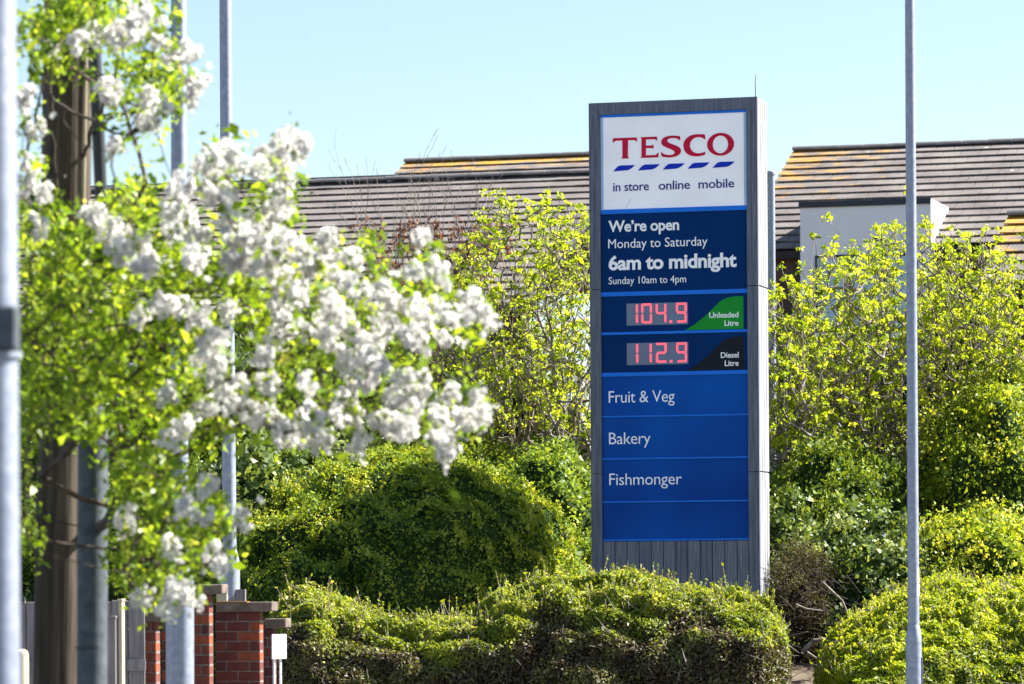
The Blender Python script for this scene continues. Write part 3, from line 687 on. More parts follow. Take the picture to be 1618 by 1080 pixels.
# low house roof at the far right
rD = roof_mat('brown_roof_tiles_low', .0, 1.6, 1.4)
D0 = P(1592, 342, 50); hD = empty('tiled_bungalow', (D0.x, D0.y, D0.z), YAW)
tag(hD, 'low roof corner at the right border with bright orange lichen along its edge', 'house')
rfD = MB().box(.1, 3.9, .1, .2, -.3, -.2).build('roof', M['slate_fascia'], hD)
for k in range(7): mk_course(rfD, 0, 4, k, rD)
ridge(rfD, 0, 4, 0, .03, M['ridge']); deck(.03, 3.97, 0, 7, rfD); back_slope(0, 4, 0, 3, rfD, rD)
HD = D0.z-float(gz(50))
MB().box(.15, 3.85, -7*GA*cp+.3, 2, -HD, -7*GA*sp-.02).build('wall', M['dark_brick'], hD)

# ------------------------------------------------------------------ foliage bodies
CAMP = np.array([0, 0, EYE])
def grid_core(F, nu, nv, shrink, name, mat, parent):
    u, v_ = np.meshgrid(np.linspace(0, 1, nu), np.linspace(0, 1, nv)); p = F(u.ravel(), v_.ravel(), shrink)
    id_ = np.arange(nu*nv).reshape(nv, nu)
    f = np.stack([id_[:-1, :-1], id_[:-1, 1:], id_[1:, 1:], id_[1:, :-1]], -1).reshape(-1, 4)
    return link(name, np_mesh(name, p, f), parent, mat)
def scatter(F, N, depth, back=.2, r=rng):
    n0 = N*4; u, v_ = r.random(n0), r.random(n0); e = 1e-3
    p = F(u, v_, 0); du = F(np.minimum(u+e, 1), v_, 0)-F(np.maximum(u-e, 0), v_, 0); dv = F(u, np.minimum(v_+e, 1), 0)-F(u, np.maximum(v_-e, 0), 0)
    c = np.cross(du, dv); A = np.linalg.norm(c, axis=1); n = unit(c)
    view = unit(CAMP-p); w = A*np.where((n*view).sum(1) > -.15, 1., back)
    w[~np.isfinite(w)] = 0
    ok = r.choice(n0, N, replace=False, p=w/w.sum()) if (w > 0).sum() > N else np.arange(n0)[:N]
    p, n = p[ok], n[ok]; d = r.exponential(depth, N)-depth*.45
    return p-n*d[:, None], n, d
def ell_F(c, rx, ry, rz, ez=1.0, exy=1.0, lump=None, bottom=-.35, yaw=0.):
    c = np.array(c, dtype=float); cy_, sy_ = math.cos(yaw), math.sin(yaw)
    def sp_(a, e): return np.sign(a)*np.abs(a)**e
    def F(u, v_, shrink):
        az = -u*2*math.pi; el = bottom+(math.pi/2-bottom)*v_
        ce = sp_(np.cos(el), ez)
        d = np.stack([sp_(np.cos(az), exy)*ce*rx, sp_(np.sin(az), exy)*ce*ry, sp_(np.sin(el), ez)*rz], -1)
        s = 1+(lump(d+c) if lump else 0)/((rx+ry+rz)/3)
        d = d*(np.asarray(s)[..., None] if lump else 1)
        k = 1-shrink/((rx+ry+rz)/3)
        d = d*k
        return np.stack([d[..., 0]*cy_-d[..., 1]*sy_, d[..., 0]*sy_+d[..., 1]*cy_, d[..., 2]], -1)+c
    return F
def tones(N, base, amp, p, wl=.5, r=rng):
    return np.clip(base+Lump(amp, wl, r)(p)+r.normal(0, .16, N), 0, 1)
def bush(name, label, cx_, cy_top, wpx, Y, hpx, mat, N, leaf, depth=.05, cat='bush', base=.5, amp=.18, ry=None, ez=.8, lumps=(.18, .7), core='core', aspect=.55, shoots=0, spread=.8, exy=1., yaw=0., wl=.5, bottom=-.3, sunward=.55):
    top = P(cx_, cy_top, Y); bot = P(cx_, cy_top+hpx, Y); rx = wpx/2*Y/FPX; rz = top.z-bot.z
    ry = ry or rx*.7
    F = ell_F((0, 0, bot.z), rx, ry, rz, ez, exy, Lump(lumps[0], lumps[1]), yaw=yaw, bottom=bottom)
    X0 = np.array([top.x, Y+ry*.4, 0.])
    z0 = float(gz(Y))
    X0[2] = 0
    F2 = lambda u, v_, s: F(u, v_, s)+X0*np.array([1, 1, 0])
    o = empty(name, (X0[0], X0[1], z0)); tag(o, label, cat)
    sh = np.array([X0[0], X0[1], z0])
    p, n, d = scatter(F2, N, depth); n = n+np.array(sdir)*sunward
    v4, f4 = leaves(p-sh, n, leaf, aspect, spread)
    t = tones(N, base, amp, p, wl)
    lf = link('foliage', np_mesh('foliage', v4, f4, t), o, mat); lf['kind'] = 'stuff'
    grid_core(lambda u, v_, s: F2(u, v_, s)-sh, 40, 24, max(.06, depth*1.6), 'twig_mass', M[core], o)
    if shoots:                                                  # upright young shoots breaking the outline
        p2, n2, _ = scatter(F2, shoots, .01); k = n2[:, 2] > .1; p2, n2 = p2[k], n2[k]
        L = rng.uniform(.06, .3, len(p2))[:, None]; tip = p2+unit(n2*.5+np.array([0, 0, 1.])+rng.normal(0, .3, p2.shape))*L
        v_, f_ = tubes(p2-sh, tip-sh, np.full(len(p2), .004), np.full(len(p2), .002), 4)
        link('shoots', np_mesh('shoots', v_, f_), o, M['bark'])['kind'] = 'stuff'
        q = np.repeat(p2, 7, 0)+(np.repeat(tip-p2, 7, 0))*rng.uniform(.1, 1.05, (len(p2)*7, 1))
        v4, f4 = leaves(q-sh, rng.normal(size=q.shape), leaf, aspect, 1.)
        link('shoot_leaves', np_mesh('shoot_leaves', v4, f4, tones(len(q), base+.15, .1, q)), o, mat)['kind'] = 'stuff'
    return o

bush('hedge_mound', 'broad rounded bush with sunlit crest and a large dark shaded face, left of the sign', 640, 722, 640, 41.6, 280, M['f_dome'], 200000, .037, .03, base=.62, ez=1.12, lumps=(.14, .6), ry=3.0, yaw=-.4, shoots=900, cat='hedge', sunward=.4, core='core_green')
te = bush('unseen_evergreen', 'dense dark evergreen, unseen behind the sign, placed for the round shadow on the mound', 1072, 350, 218, 41.3, 145, M['f_ivy'], 16000, .07, .05, base=.4, ez=1., ry=1.15, lumps=(.1, .5), bottom=-1.4, cat='tree')  # unseen; stands here to throw the round shadow onto the mound
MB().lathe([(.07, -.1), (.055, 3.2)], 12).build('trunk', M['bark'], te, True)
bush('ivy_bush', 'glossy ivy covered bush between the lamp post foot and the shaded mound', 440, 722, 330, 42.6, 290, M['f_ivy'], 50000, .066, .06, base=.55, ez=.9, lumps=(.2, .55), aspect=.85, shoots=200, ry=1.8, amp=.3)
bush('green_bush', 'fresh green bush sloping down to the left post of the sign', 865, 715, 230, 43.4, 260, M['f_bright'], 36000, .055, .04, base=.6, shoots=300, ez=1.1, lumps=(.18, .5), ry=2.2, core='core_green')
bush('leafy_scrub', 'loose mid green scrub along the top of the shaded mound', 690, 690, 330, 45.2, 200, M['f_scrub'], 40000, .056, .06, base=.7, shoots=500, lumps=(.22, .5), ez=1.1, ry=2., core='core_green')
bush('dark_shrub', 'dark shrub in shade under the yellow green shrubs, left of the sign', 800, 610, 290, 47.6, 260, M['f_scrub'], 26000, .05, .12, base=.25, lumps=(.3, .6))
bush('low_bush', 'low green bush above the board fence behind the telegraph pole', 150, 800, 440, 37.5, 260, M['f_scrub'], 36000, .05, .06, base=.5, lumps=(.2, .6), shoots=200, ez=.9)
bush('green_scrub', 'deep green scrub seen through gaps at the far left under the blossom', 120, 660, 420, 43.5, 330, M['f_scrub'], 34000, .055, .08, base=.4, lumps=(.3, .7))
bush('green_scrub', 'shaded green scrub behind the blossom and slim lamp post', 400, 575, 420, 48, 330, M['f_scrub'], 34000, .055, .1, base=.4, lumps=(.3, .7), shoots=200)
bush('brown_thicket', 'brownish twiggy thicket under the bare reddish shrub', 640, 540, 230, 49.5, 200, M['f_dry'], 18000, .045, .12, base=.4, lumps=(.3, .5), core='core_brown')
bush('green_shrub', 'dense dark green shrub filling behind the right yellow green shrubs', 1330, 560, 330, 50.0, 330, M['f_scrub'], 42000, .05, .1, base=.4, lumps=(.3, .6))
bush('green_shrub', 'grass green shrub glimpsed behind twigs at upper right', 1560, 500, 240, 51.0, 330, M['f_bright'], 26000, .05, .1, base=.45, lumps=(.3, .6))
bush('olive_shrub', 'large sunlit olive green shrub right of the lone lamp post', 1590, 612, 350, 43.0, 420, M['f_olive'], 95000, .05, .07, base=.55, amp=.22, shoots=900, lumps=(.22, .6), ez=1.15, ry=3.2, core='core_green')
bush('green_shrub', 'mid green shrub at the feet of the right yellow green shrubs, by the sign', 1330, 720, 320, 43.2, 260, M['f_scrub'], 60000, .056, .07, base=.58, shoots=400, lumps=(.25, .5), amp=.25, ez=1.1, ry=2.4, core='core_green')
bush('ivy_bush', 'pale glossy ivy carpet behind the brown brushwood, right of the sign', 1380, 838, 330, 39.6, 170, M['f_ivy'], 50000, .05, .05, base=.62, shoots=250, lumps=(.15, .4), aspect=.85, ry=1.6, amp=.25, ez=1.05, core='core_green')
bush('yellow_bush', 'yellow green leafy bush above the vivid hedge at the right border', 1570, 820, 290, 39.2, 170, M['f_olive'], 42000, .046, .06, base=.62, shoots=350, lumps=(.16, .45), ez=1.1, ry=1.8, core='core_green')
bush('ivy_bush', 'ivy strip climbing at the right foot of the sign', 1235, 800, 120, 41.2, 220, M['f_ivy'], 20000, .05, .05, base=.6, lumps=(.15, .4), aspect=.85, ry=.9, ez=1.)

# front hedges: a long body whose top height follows a profile
def hedge(name, label, prof, Y, thick, N, leaf, mats, drytop, base, shoots, endr=.35, core='core_brown', slope=.16):
    xs = np.array([P(a, b, Y).x for a, b in prof]); zs = np.array([P(a, b, Y).z for a, b in prof])
    x0, x1 = xs[0], xs[-1]; lp = Lump(.055, .8); lp2 = Lump(.035, .25)
    def F(u, v_, s):
        x = x0+(x1-x0)*u; h = np.interp(x, xs, zs)
        # rounded ends
        e = np.clip(np.minimum((x-x0)/endr, (x1-x)/endr), 0, 1); k = np.sqrt(np.maximum(1-(1-e)**2, 1e-4))
        a = v_*math.pi                                          # 0: foot of the front, pi: foot of the rear
        ca, sa = np.cos(a), np.abs(np.sin(a))
        yy = -np.sign(ca)*np.abs(ca)**.7*thick/2*(.35+.65*k); zz = sa**.55*h*(.8+.2*k)
        # front leans back
        yy = yy+zz*slope
        p = np.stack([x, Y+thick*.35+yy, zz], -1)
        q = p+0
        d = lp(p)+lp2(p)
        q[..., 1] -= d*.8*np.sign(ca)+0; q[..., 2] += d*.8*np.clip(sa, 0, 1)
        q[..., 1] += s*np.sign(ca); q[..., 2] -= s*1.1
        q[..., 0] += np.where(u < .5, s, -s)*(1-e)
        return q
    o = empty(name, ((x0+x1)/2, Y+thick*.35, 0)); tag(o, label, 'hedge'); sh = np.array(o.location)
    p, n, d = scatter(F, N, .035, .25)
    n = np.where((n*(p-np.array([0, Y+thick*.35, .3]))*np.array([0, 1, 1])).sum(1, keepdims=True) < 0, -n, n)
    h = np.interp(p[:, 0], xs, zs)
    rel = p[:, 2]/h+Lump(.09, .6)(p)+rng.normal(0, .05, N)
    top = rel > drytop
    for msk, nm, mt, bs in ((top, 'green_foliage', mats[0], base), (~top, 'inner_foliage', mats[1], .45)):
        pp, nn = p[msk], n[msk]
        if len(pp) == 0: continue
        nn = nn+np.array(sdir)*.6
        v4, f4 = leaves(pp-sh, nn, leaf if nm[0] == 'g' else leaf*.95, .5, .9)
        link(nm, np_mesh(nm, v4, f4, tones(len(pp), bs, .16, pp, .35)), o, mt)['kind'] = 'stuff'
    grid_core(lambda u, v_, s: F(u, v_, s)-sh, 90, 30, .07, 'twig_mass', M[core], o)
    p2, n2, _ = scatter(F, shoots, .01); k = (p2[:, 2]/np.interp(p2[:, 0], xs, zs)) > drytop+.08; p2 = p2[k]; n2 = n2[k]
    n2[:, 2] = np.abs(n2[:, 2])
    L = (rng.uniform(.03, .13, len(p2))+(rng.random(len(p2)) < .12)*rng.uniform(.03, .14, len(p2)))[:, None]; tip = p2+unit(n2*.3+np.array([0, 0, 1.])+rng.normal(0, .35, p2.shape))*L
    v_, f_ = tubes(p2-sh, tip-sh, np.full(len(p2), .0035), np.full(len(p2), .002), 4)
    link('shoots', np_mesh('shoots', v_, f_), o, M['bark_pale'])['kind'] = 'stuff'
    q = np.repeat(p2, 9, 0)+(np.repeat(tip-p2, 9, 0))*rng.uniform(.1, 1.1, (len(p2)*9, 1))
    v4, f4 = leaves(q-sh, rng.normal(size=q.shape)+np.array([0, 0, .5]), leaf*.9, .5, .8)
    link('shoot_leaves', np_mesh('shoot_leaves', v4, f4, tones(len(q), base+.15, .15, q)), o, mats[0])['kind'] = 'stuff'
    # bare twigs in the lower face
    p3, n3, _ = scatter(F, 700, .02); k = (p3[:, 2] > .3) & (n3[:, 1]*1 < 2); p3 = p3[k]
    t3 = p3+unit(rng.normal(size=p3.shape)*np.array([1, .5, 1]))*rng.uniform(.06, .2, (len(p3), 1)); 
    v_, f_ = tubes(p3-sh, t3-sh, np.full(len(p3), .004), np.full(len(p3), .002), 4)
    link('bare_twigs', np_mesh('bare_twigs', v_, f_), o, M['bark'])['kind'] = 'stuff'
    return o
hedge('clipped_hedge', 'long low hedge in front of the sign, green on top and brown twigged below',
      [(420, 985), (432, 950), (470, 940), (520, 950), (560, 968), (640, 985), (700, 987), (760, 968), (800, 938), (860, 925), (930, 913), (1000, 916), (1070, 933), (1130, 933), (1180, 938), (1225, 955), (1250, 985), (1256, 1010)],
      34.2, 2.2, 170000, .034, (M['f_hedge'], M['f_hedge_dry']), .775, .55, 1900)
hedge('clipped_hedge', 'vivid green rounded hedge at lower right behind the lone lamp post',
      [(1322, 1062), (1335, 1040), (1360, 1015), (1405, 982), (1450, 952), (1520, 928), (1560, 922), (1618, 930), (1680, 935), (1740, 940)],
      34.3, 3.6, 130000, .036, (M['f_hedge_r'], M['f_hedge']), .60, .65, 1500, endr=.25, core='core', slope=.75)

# ------------------------------------------------------------------ yellow-green shrubs with bare stems showing
def yshrub(label, px, base_y, x0, x1, ytop, ybot, Y, n, leafn=13):
    b = P(px, base_y, Y); b.z = float(gz(Y)); o = empty('budding_shrub', b); tag(o, label, 'shrub', None)
    cxp, rxp = (x0+x1)/2, (x1-x0)/2; T = []
    while len(T) < n:
        t = random.random()**.8; yy = ytop+(ybot-ytop)*t
        wd = rxp*(.45+.75*math.sin(min(1, t*1.25+.12)*math.pi*.62)) if t < .75 else rxp*(1.15-.9*(t-.75)/.25*.7)
        xx = cxp+wd*random.uniform(-1, 1); dy = random.uniform(-1, 1)
        T.append(P(xx, yy+random.uniform(-14, 14), Y+dy*1.1*wd/rxp))
    T = np.array([t[:] for t in T])
    bz = np.array([b.x, b.y, b.z])
    lines = []
    top = P(cxp, ytop, Y); ns = 5
    for k in range(ns):
        a = (k-(ns-1)/2)/ns; e = P(cxp+a*rxp*1.5, ytop+(ybot-ytop)*.45, Y+random.uniform(-.5, .5)); m_ = P(px+a*rxp*.6, ybot-(ybot-ytop)*.15, Y)
        lines.append([tuple(bz), tuple(m_), tuple(e)])
    s = Skeleton(lines, .16); s.grow(T, up=1.1, sag=.05)
    me = s.mesh('branches', .006, .43, .06, 5); me.transform(Matrix.Translation((-b.x, -b.y, -b.z)))
    link('branches', me, o, M['bark'])
    pos = np.array(s.pos); tips = pos[s.tips]
    # upright twig ends with a rosette of young leaves each
    ext = tips+unit(np.array([0, 0, 1.])+rng.normal(0, .35, tips.shape))*(rng.uniform(.03, .22, (len(tips), 1))+(rng.random((len(tips), 1)) < .1)*rng.uniform(.1, .4, (len(tips), 1)))
    v_, f_ = tubes(tips-bz, ext-bz, np.full(len(tips), .005), np.full(len(tips), .0035), 4)
    link('twig_ends', np_mesh('twig_ends', v_, f_), o, M['bark'])['kind'] = 'stuff'
    side = pos[rng.choice(np.arange(len(pos)//3, len(pos)), n//3)]
    cen = np.vstack([ext, side]); K = leafn
    sz = np.concatenate([rng.uniform(.7, 1.2, len(ext)), rng.uniform(.35, .7, len(side))])
    dirs = unit(rng.normal(size=(len(cen), K, 3))*np.array([1, 1, .6])+np.array([0, 0, .45]))
    q = cen[:, None]+dirs*(sz[:, None, None]*.055)*rng.uniform(.3, 1.25, (len(cen), K, 1))
    q = q.reshape(-1, 3); nr = np.cross(dirs.reshape(-1, 3), rng.normal(size=(len(q), 3)))+np.array([0, 0, .7])
    v4, f4 = leaves(q-bz, nr, np.repeat(sz, K)*.054, .5, .35)
    ct = np.repeat(rng.normal(.55, .18, len(cen)), K)+rng.normal(0, .12, len(q))
    l_ = link('leaf_clusters', np_mesh('leaf_clusters', v4, f4, np.clip(ct, 0, 1)), o, M['f_yellow']); l_['kind'] = 'stuff'
    return o
for a in (('yellow green budding shrub nearest the blossom, below the bare reddish shrub', 720, 760, 640, 790, 430, 700, 46.0, 420),
          ('tallest yellow green budding shrub on the left, reaching up against the tiled roof', 820, 760, 725, 905, 325, 700, 46.6, 560),
          ('yellow green budding shrub touching the left edge of the sign', 900, 760, 840, 975, 345, 700, 45.6, 430),
          ('yellow green budding shrub touching the right edge of the sign', 1240, 780, 1190, 1310, 455, 730, 44.8, 400),
          ('budding shrub with forked pale trunk in front of the white bay', 1330, 790, 1260, 1410, 402, 740, 45.4, 520),
          ('upright budding shrub behind the lone lamp post, in front of the white bay', 1425, 760, 1350, 1500, 360, 720, 46.6, 500),
          ('budding shrub with long upright shoots right of the lone lamp post', 1530, 740, 1450, 1600, 385, 640, 46.0, 420),
          ('budding shrub at the right border below the lichened roof corner', 1620, 740, 1550, 1700, 410, 640, 45.2, 380)):
    yshrub(*a)
# bare shrubs: upright forking stems
def bare(label, name, px, x0, x1, yt, yb_, Y, n, r0, leafn, lsize, cat='shrub', mat='bark', fol='f_red', stems=5):
    b = P(px, 700, Y); b.z = float(gz(min(Y, 60))); bz = np.array(b[:]); o = empty(name, b); tag(o, label, cat)
    top = P((x0+x1)/2, yt, Y).z; H = top-bz[2]; hw = (x1-x0)/2*Y/FPX
    A, B, RA, RB, N_ = [], [], [], [], []
    def go(p, d, L, r, lev):
        k = max(3, int(L/.12)); q = p
        for i in range(k):
            d = unit(d+rng.normal(0, .07, 3)+np.array([0, 0, .05])); nq = q+d*L/k; r1 = r*(1-.75*(i+1)/k)+.0012*r0/.004
            A.append(q); B.append(nq); RA.append(r*(1-.75*i/k)); RB.append(r1); N_.append((nq, lev))
            if lev < 4 and i > k*(.35 if lev == 0 else .15) and random.random() < (.55 if lev < 2 else .38) and len(A) < n*30:
                a_ = rng.normal(size=3); a_[2] = 0; a_ = unit(a_); sp_ = random.uniform(.22, .5)
                go(nq, unit(d*math.cos(sp_)+a_*math.sin(sp_)), L*random.uniform(.3, .55), r1*.7, lev+1)
            q = nq
    for k in range(stems):
        a = (k-(stems-1)/2)/max(stems, 1); tgt = np.array([bz[0]+(P((x0+x1)/2, 0, Y).x-bz[0])+a*hw*.9, Y+random.uniform(-.5, .5), bz[2]+H*random.uniform(.52, .66)])
        v_ = tgt-bz; go(bz+rng.normal(0, .05, 3)*np.array([1, 1, 0]), unit(v_), np.linalg.norm(v_), r0*7, 0)
    v_, f_ = tubes(np.array(A)-bz, np.array(B)-bz, np.array(RA), np.array(RB), 5); link('branches', np_mesh('branches', v_, f_), o, M[mat])
    if leafn:
        pos = np.array([q for q, l in N_ if l > 0 and q[2] < top-H*.25]); cl = pos[rng.choice(len(pos), leafn//6)]
        q = np.repeat(cl, 6, 0)+rng.normal(0, .03, (len(cl)*6, 3)); v4, f4 = leaves(q-bz, rng.normal(size=q.shape), lsize, .5, 1)
        link('buds', np_mesh('buds', v4, f4, rng.random(len(q))), o, M[fol])['kind'] = 'stuff'
    return o
bare('nearly bare shrub with reddish buds against the left roof, its twigs above the ridge', 'bare_shrub', 680, 590, 760, 225, 520, 51, 330, .0055, 4200, .055, stems=7)
bare('low reddish twiggy shrub behind the blossom, in front of the left roof', 'bare_shrub', 560, 450, 700, 400, 560, 50, 260, .004, 1400, .045)
bare('faint bare tree top rising over the right roof at the border', 'bare_tree', 1600, 1540, 1700, 200, 330, 95, 100, .007, 0, .1, cat='tree', stems=8)
bare('wispy bare tree top over the left end of the right roof', 'bare_tree', 1280, 1245, 1320, 214, 330, 95, 40, .006, 40, .1, cat='tree', stems=3)

# brown brushwood heap and branches in the gap
bb = P(1275, 1010, 38.2); zb_ = float(gz(38.2)); o = empty('brushwood_heap', (bb.x, 38.2, zb_)); tag(o, 'heap of dead brown brushwood in the gap between the two hedges', 'brushwood')
bush('dead_bush', 'dead brown bush behind the hedge gap at the right foot of the sign', 1268, 885, 92, 38.7, 130, M['f_dry'], 20000, .03, .07, base=.4, core='core_brown', lumps=(.12, .35), ry=.45, cat='bush', aspect=.3)
bz = np.array([bb.x, 38.2, zb_]); p0 = []; p1 = []; rr = []
for _ in range(110):
    a = P(random.uniform(1215, 1390), random.uniform(900, 1040), 38.2+random.uniform(-.3, .5)); d = Vector((random.gauss(0, 1), random.gauss(0, .3), random.gauss(0, .6))).normalized()*random.uniform(.08, .35)
    p0.append(a[:]); p1.append((a+d)[:]); rr.append(random.uniform(.002, .005))
p0, p1, rr = np.array(p0), np.array(p1), np.array(rr)
v_, f_ = tubes(p0-bz, p1-bz, rr, rr*.6, 5); link('twigs', np_mesh('twigs', v_, f_), o, M['bark_dark'])['kind'] = 'stuff'
for pts, r_ in (([(1268, 1030), (1285, 1012), (1300, 1010), (1325, 1016)], .022), ([(1295, 1012), (1306, 1030), (1312, 1042)], .014), ([(1332, 990), (1345, 978), (1348, 1000)], .02),
                ([(1275, 1030), (1290, 1040), (1305, 1046)], .013), ([(1300, 920), (1330, 948), (1342, 975), (1360, 985)], .012), ([(1258, 955), (1275, 962), (1300, 965)], .01)):
    Q = np.array([P(x, y, 37.9)[:] for x, y in pts]); r_ = np.full(len(Q)-1, r_)
    v_, f_ = tubes(Q[:-1]-bz, Q[1:]-bz, r_, r_*.85, 8); link('branch', np_mesh('branch', v_, f_), o, M['bark_pale'])

# ------------------------------------------------------------------ blossom tree in the foreground
FL = [(232,191),(358,242),(340,253),(335,267),(364,253),(289,291),(284,309),(328,304),(344,307),(362,308),(269,340),(273,362),(298,347),(222,393),(184,396),(231,411),(304,398),(311,407),(362,347),(376,376),(384,387),(369,409),(402,264),(438,231),(467,220),(471,244),(440,251),(449,269),(453,284),(436,304),(449,318),(436,338),(393,344),(399,371),(442,376),(427,404),(471,393),(320,371),(189,364),
(513,377),(487,396),(465,407),(499,410),(528,407),(561,403),(524,433),(549,442),(387,381),(424,414),(395,421),(443,433),(458,455),(473,462),(517,477),(528,492),(452,492),(454,510),(436,533),(495,518),(517,536),(599,477),(613,470),(573,466),(661,373),(654,429),(687,421),(695,433),(654,484),(687,484),(665,503),(661,521),(665,544),(702,534),(710,494),(730,503),(750,477),(765,496),(773,510),(602,518),(621,518),(584,540),(554,518),(417,562),(547,573),(565,562),(584,570),(424,603),(484,607),(428,651),(395,655),(447,684),(480,666),(476,681),(495,659),(554,614),(539,629),(558,655),(532,655),(569,696),(561,707),(617,625),(636,596),(661,610),(639,636),(654,647),(636,670),(643,681),(713,623),(695,651),(758,636),(761,655),(732,662),(747,662),(699,684),(706,699),(702,721),(602,659),(510,696),(602,581),(576,607),
(233,418),(307,409),(248,480),(266,483),(219,504),(296,492),(313,501),(328,542),(343,548),(316,569),(340,578),(340,596),(263,625),(322,646),(355,637),(373,616),(290,673),(272,696),(417,563),(426,602),(399,655),(382,646),(361,492),(441,489),(373,415),(399,421),(426,424),(447,679),(468,459),
(121,66),(146,57),(83,79),(196,44),(181,60),(203,54),(225,19),(222,28),(250,50),(266,82),(294,82),(313,126),(307,148),(168,142),(234,157),(256,173),(231,192),(39,157),(181,233),(48,264),(39,293),(64,305),(55,205),(149,337),(272,334),(152,344),(163,359),(183,363),(187,396),(61,357),(63,307),
(330,763),(303,780),(383,823),(320,817),(272,867),(340,877),(347,893),(273,937),(283,937),(307,947),(263,960),(197,823),(222,947),(290,803)]
BL = [(150,25,112,48,90),(70,60,40,55,36),(250,130,38,60,46),(200,140,30,40,12),(45,220,12,60,10),(55,335,25,45,26),(110,410,85,70,120),(110,550,85,100,150),(90,650,65,45,60),
(210,330,45,48,40),(250,440,85,85,105),(230,580,85,85,115),(330,480,85,95,100),(400,430,55,55,45),(440,305,28,80,34),(350,270,28,45,24),(480,520,95,85,95),(560,450,55,50,38),(640,500,65,62,40),
(600,600,95,65,60),(700,650,55,42,30),(450,640,105,48,70),(330,650,85,45,66),(740,500,28,32,14),(680,420,28,30,14),(585,388,28,18,12),(240,775,66,66,85),(250,880,66,66,85),(330,835,48,55,38),(45,780,14,120,28),(215,720,55,38,36),(45,500,16,190,44)]
TY = 17.2
root = P(98, 1200, 19.8); root.z = 0.; bt_ = empty('blossom_tree', root); tag(bt_, 'tree full of white double blossom and fresh leaves, blurred in the left foreground', 'tree')
rb = np.array(root[:])
def hidden_zone(x, y): return 50 < x < 172 and (118 < y < 318 or y > 690)
T = []
for x, y in FL: T.append(P(x, y, 16.0+random.uniform(-.7, .6))[:])
nfl = len(T)
for cx_, cy_, rx_, ry_, n in BL:
    k = 0
    while k < n:
        a = random.uniform(0, 6.283); r = math.sqrt(random.random()); x, y = cx_+rx_*r*math.cos(a), cy_+ry_*r*math.sin(a); k += 1
        if hidden_zone(x, y) and random.random() < .9: continue
        if x > 330 and random.random() < .35: continue
        T.append(P(x, y, TY+(random.uniform(-.5, 1.3) if x > 190 and y < 720 else random.uniform(-1.2, 1.2)))[:])
T = np.array(T)
L_ = lambda *q: [P(x, y, Y)[:] for x, y, Y in q]
s = Skeleton([[tuple(rb)]+L_((98, 900, 19.7), (95, 640, 19.4), (105, 400, 19.3), (115, 180, 19.2), (130, -60, 19.0)),
              L_((98, 860, 19.7), (180, 822, 18.0), (215, 880, 17.6), (285, 905, 17.5)),
              L_((95, 700, 19.4), (205, 650, 17.8), (310, 622, 17.3), (420, 575, 17.2), (470, 640, 17.1), (620, 650, 17.1)),
              L_((95, 560, 19.4), (210, 470, 17.6), (350, 420, 17.3), (420, 350, 17.2), (452, 270, 17.2)),
              L_((420, 570, 17.2), (520, 540, 17.2), (640, 500, 17.2)),
              L_((95, 600, 19.4), (60, 560, 17.8), (48, 450, 17.5)),
              L_((110, 300, 19.3), (180, 120, 17.7), (260, 110, 17.2)),
              L_((100, 480, 19.3), (80, 148, 18.3), (115, 178, 18.1), (160, 199, 17.9), (205, 212, 17.8)),
              L_((100, 190, 18.2), (130, 228, 18.1), (178, 242, 17.9))], .11)
s.grow(T, up=1.0, sag=.04, base=np.array(P(100, 550, 18.6)[:]))
me = s.mesh('branches', .0023, .46, .075, 6); me.transform(Matrix.Translation(-root)); link('branches', me, bt_, M['bark_dark'])
pos = np.array(s.pos)
leafT = T[nfl:]; fl = T[:nfl]
cen = np.vstack([np.repeat(leafT, 11, 0)+rng.normal(0, .045, (len(leafT)*11, 3)), np.repeat(fl, 5, 0)+rng.normal(0, .055, (len(fl)*5, 3))+np.array([0, .07, 0])])
sd = pos[rng.choice(len(pos), 5000)]; 
ppx = CX+FPX*sd[:, 0]/sd[:, 1]; ppy = CY-FPX*(sd[:, 2]-EYE)/sd[:, 1]
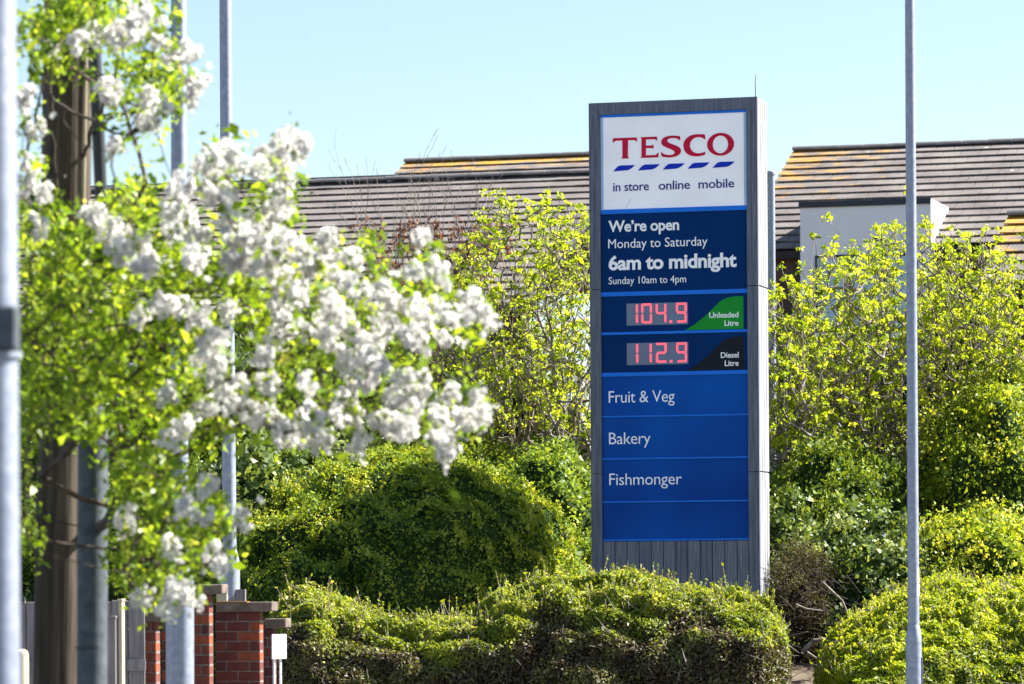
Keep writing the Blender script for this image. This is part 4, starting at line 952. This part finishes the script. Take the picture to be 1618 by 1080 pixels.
kk = ~((ppx > 45) & (ppx < 172) & (((ppy > 118) & (ppy < 318)) | (ppy > 690))) & (sd[:, 1] < 18.8)
sd = sd[kk]+rng.normal(0, .02, (kk.sum(), 3)); cen = np.vstack([cen, sd])
v4, f4 = leaves(cen-rb, rng.normal(size=cen.shape)+np.array([.3, 0, .6]), .04, .52, .7)
l_ = link('leaves', np_mesh('leaves', v4, f4, tones(len(cen), .46, .2, cen, .35)), bt_, M['f_tree']); l_['kind'] = 'stuff'
# blossom heads: six built, the rest share them
heads = []
for k in range(6):
    r = rng; nf = 12; c = unit(r.normal(size=(nf, 3)))*.031*r.uniform(.5, 1.2, (nf, 1)); c[:, 2] *= 1.15
    dirs = unit(c+r.normal(0, .004, c.shape)); pts = []; nr = []
    for i in range(nf):
        pd = unit(r.normal(size=(9, 3))+dirs[i]*1.1); pts.append(c[i]+pd*.012); nr.append(pd)
    v4, f4 = leaves(np.vstack(pts), np.vstack(nr), .0215, .95, .35, .12)
    me = np_mesh('blossom', v4, f4, rng.random(len(f4))); me.materials.append(M['petal']); heads.append(me)
q_ = np.repeat(fl, 2, 0)+rng.normal(0, .036, (nfl*2, 3)); q_ = np.repeat(q_, 7, 0)+rng.normal(0, .007, (nfl*14, 3))
v4, f4 = leaves(q_-rb, rng.normal(size=q_.shape), .017, .95, .35, .12)
link('loose_petals', np_mesh('loose_petals', v4, f4, rng.random(len(f4))), bt_, M['petal'])['kind'] = 'stuff'
extra = []
while len(extra) < 215-nfl:
    i = random.randrange(nfl); j = fl[i]
    px_ = CX+FPX*j[0]/j[1]
    if px_ < 300 and random.random() < .7: continue
    extra.append(j+np.array([random.gauss(0, .035), random.uniform(-.1, .2), random.gauss(-.01, .03)]))
for q in np.vstack([fl, np.array(extra)]):
    b_ = link('blossom', random.choice(heads), bt_); b_.location = Vector(q)-root
    sc_ = random.uniform(.9, 1.4); b_.scale = (sc_, sc_, sc_*random.uniform(.9, 1.35)); b_.rotation_euler = (random.uniform(-.5, .5), random.uniform(-.7, .7), random.uniform(0, 6.28))
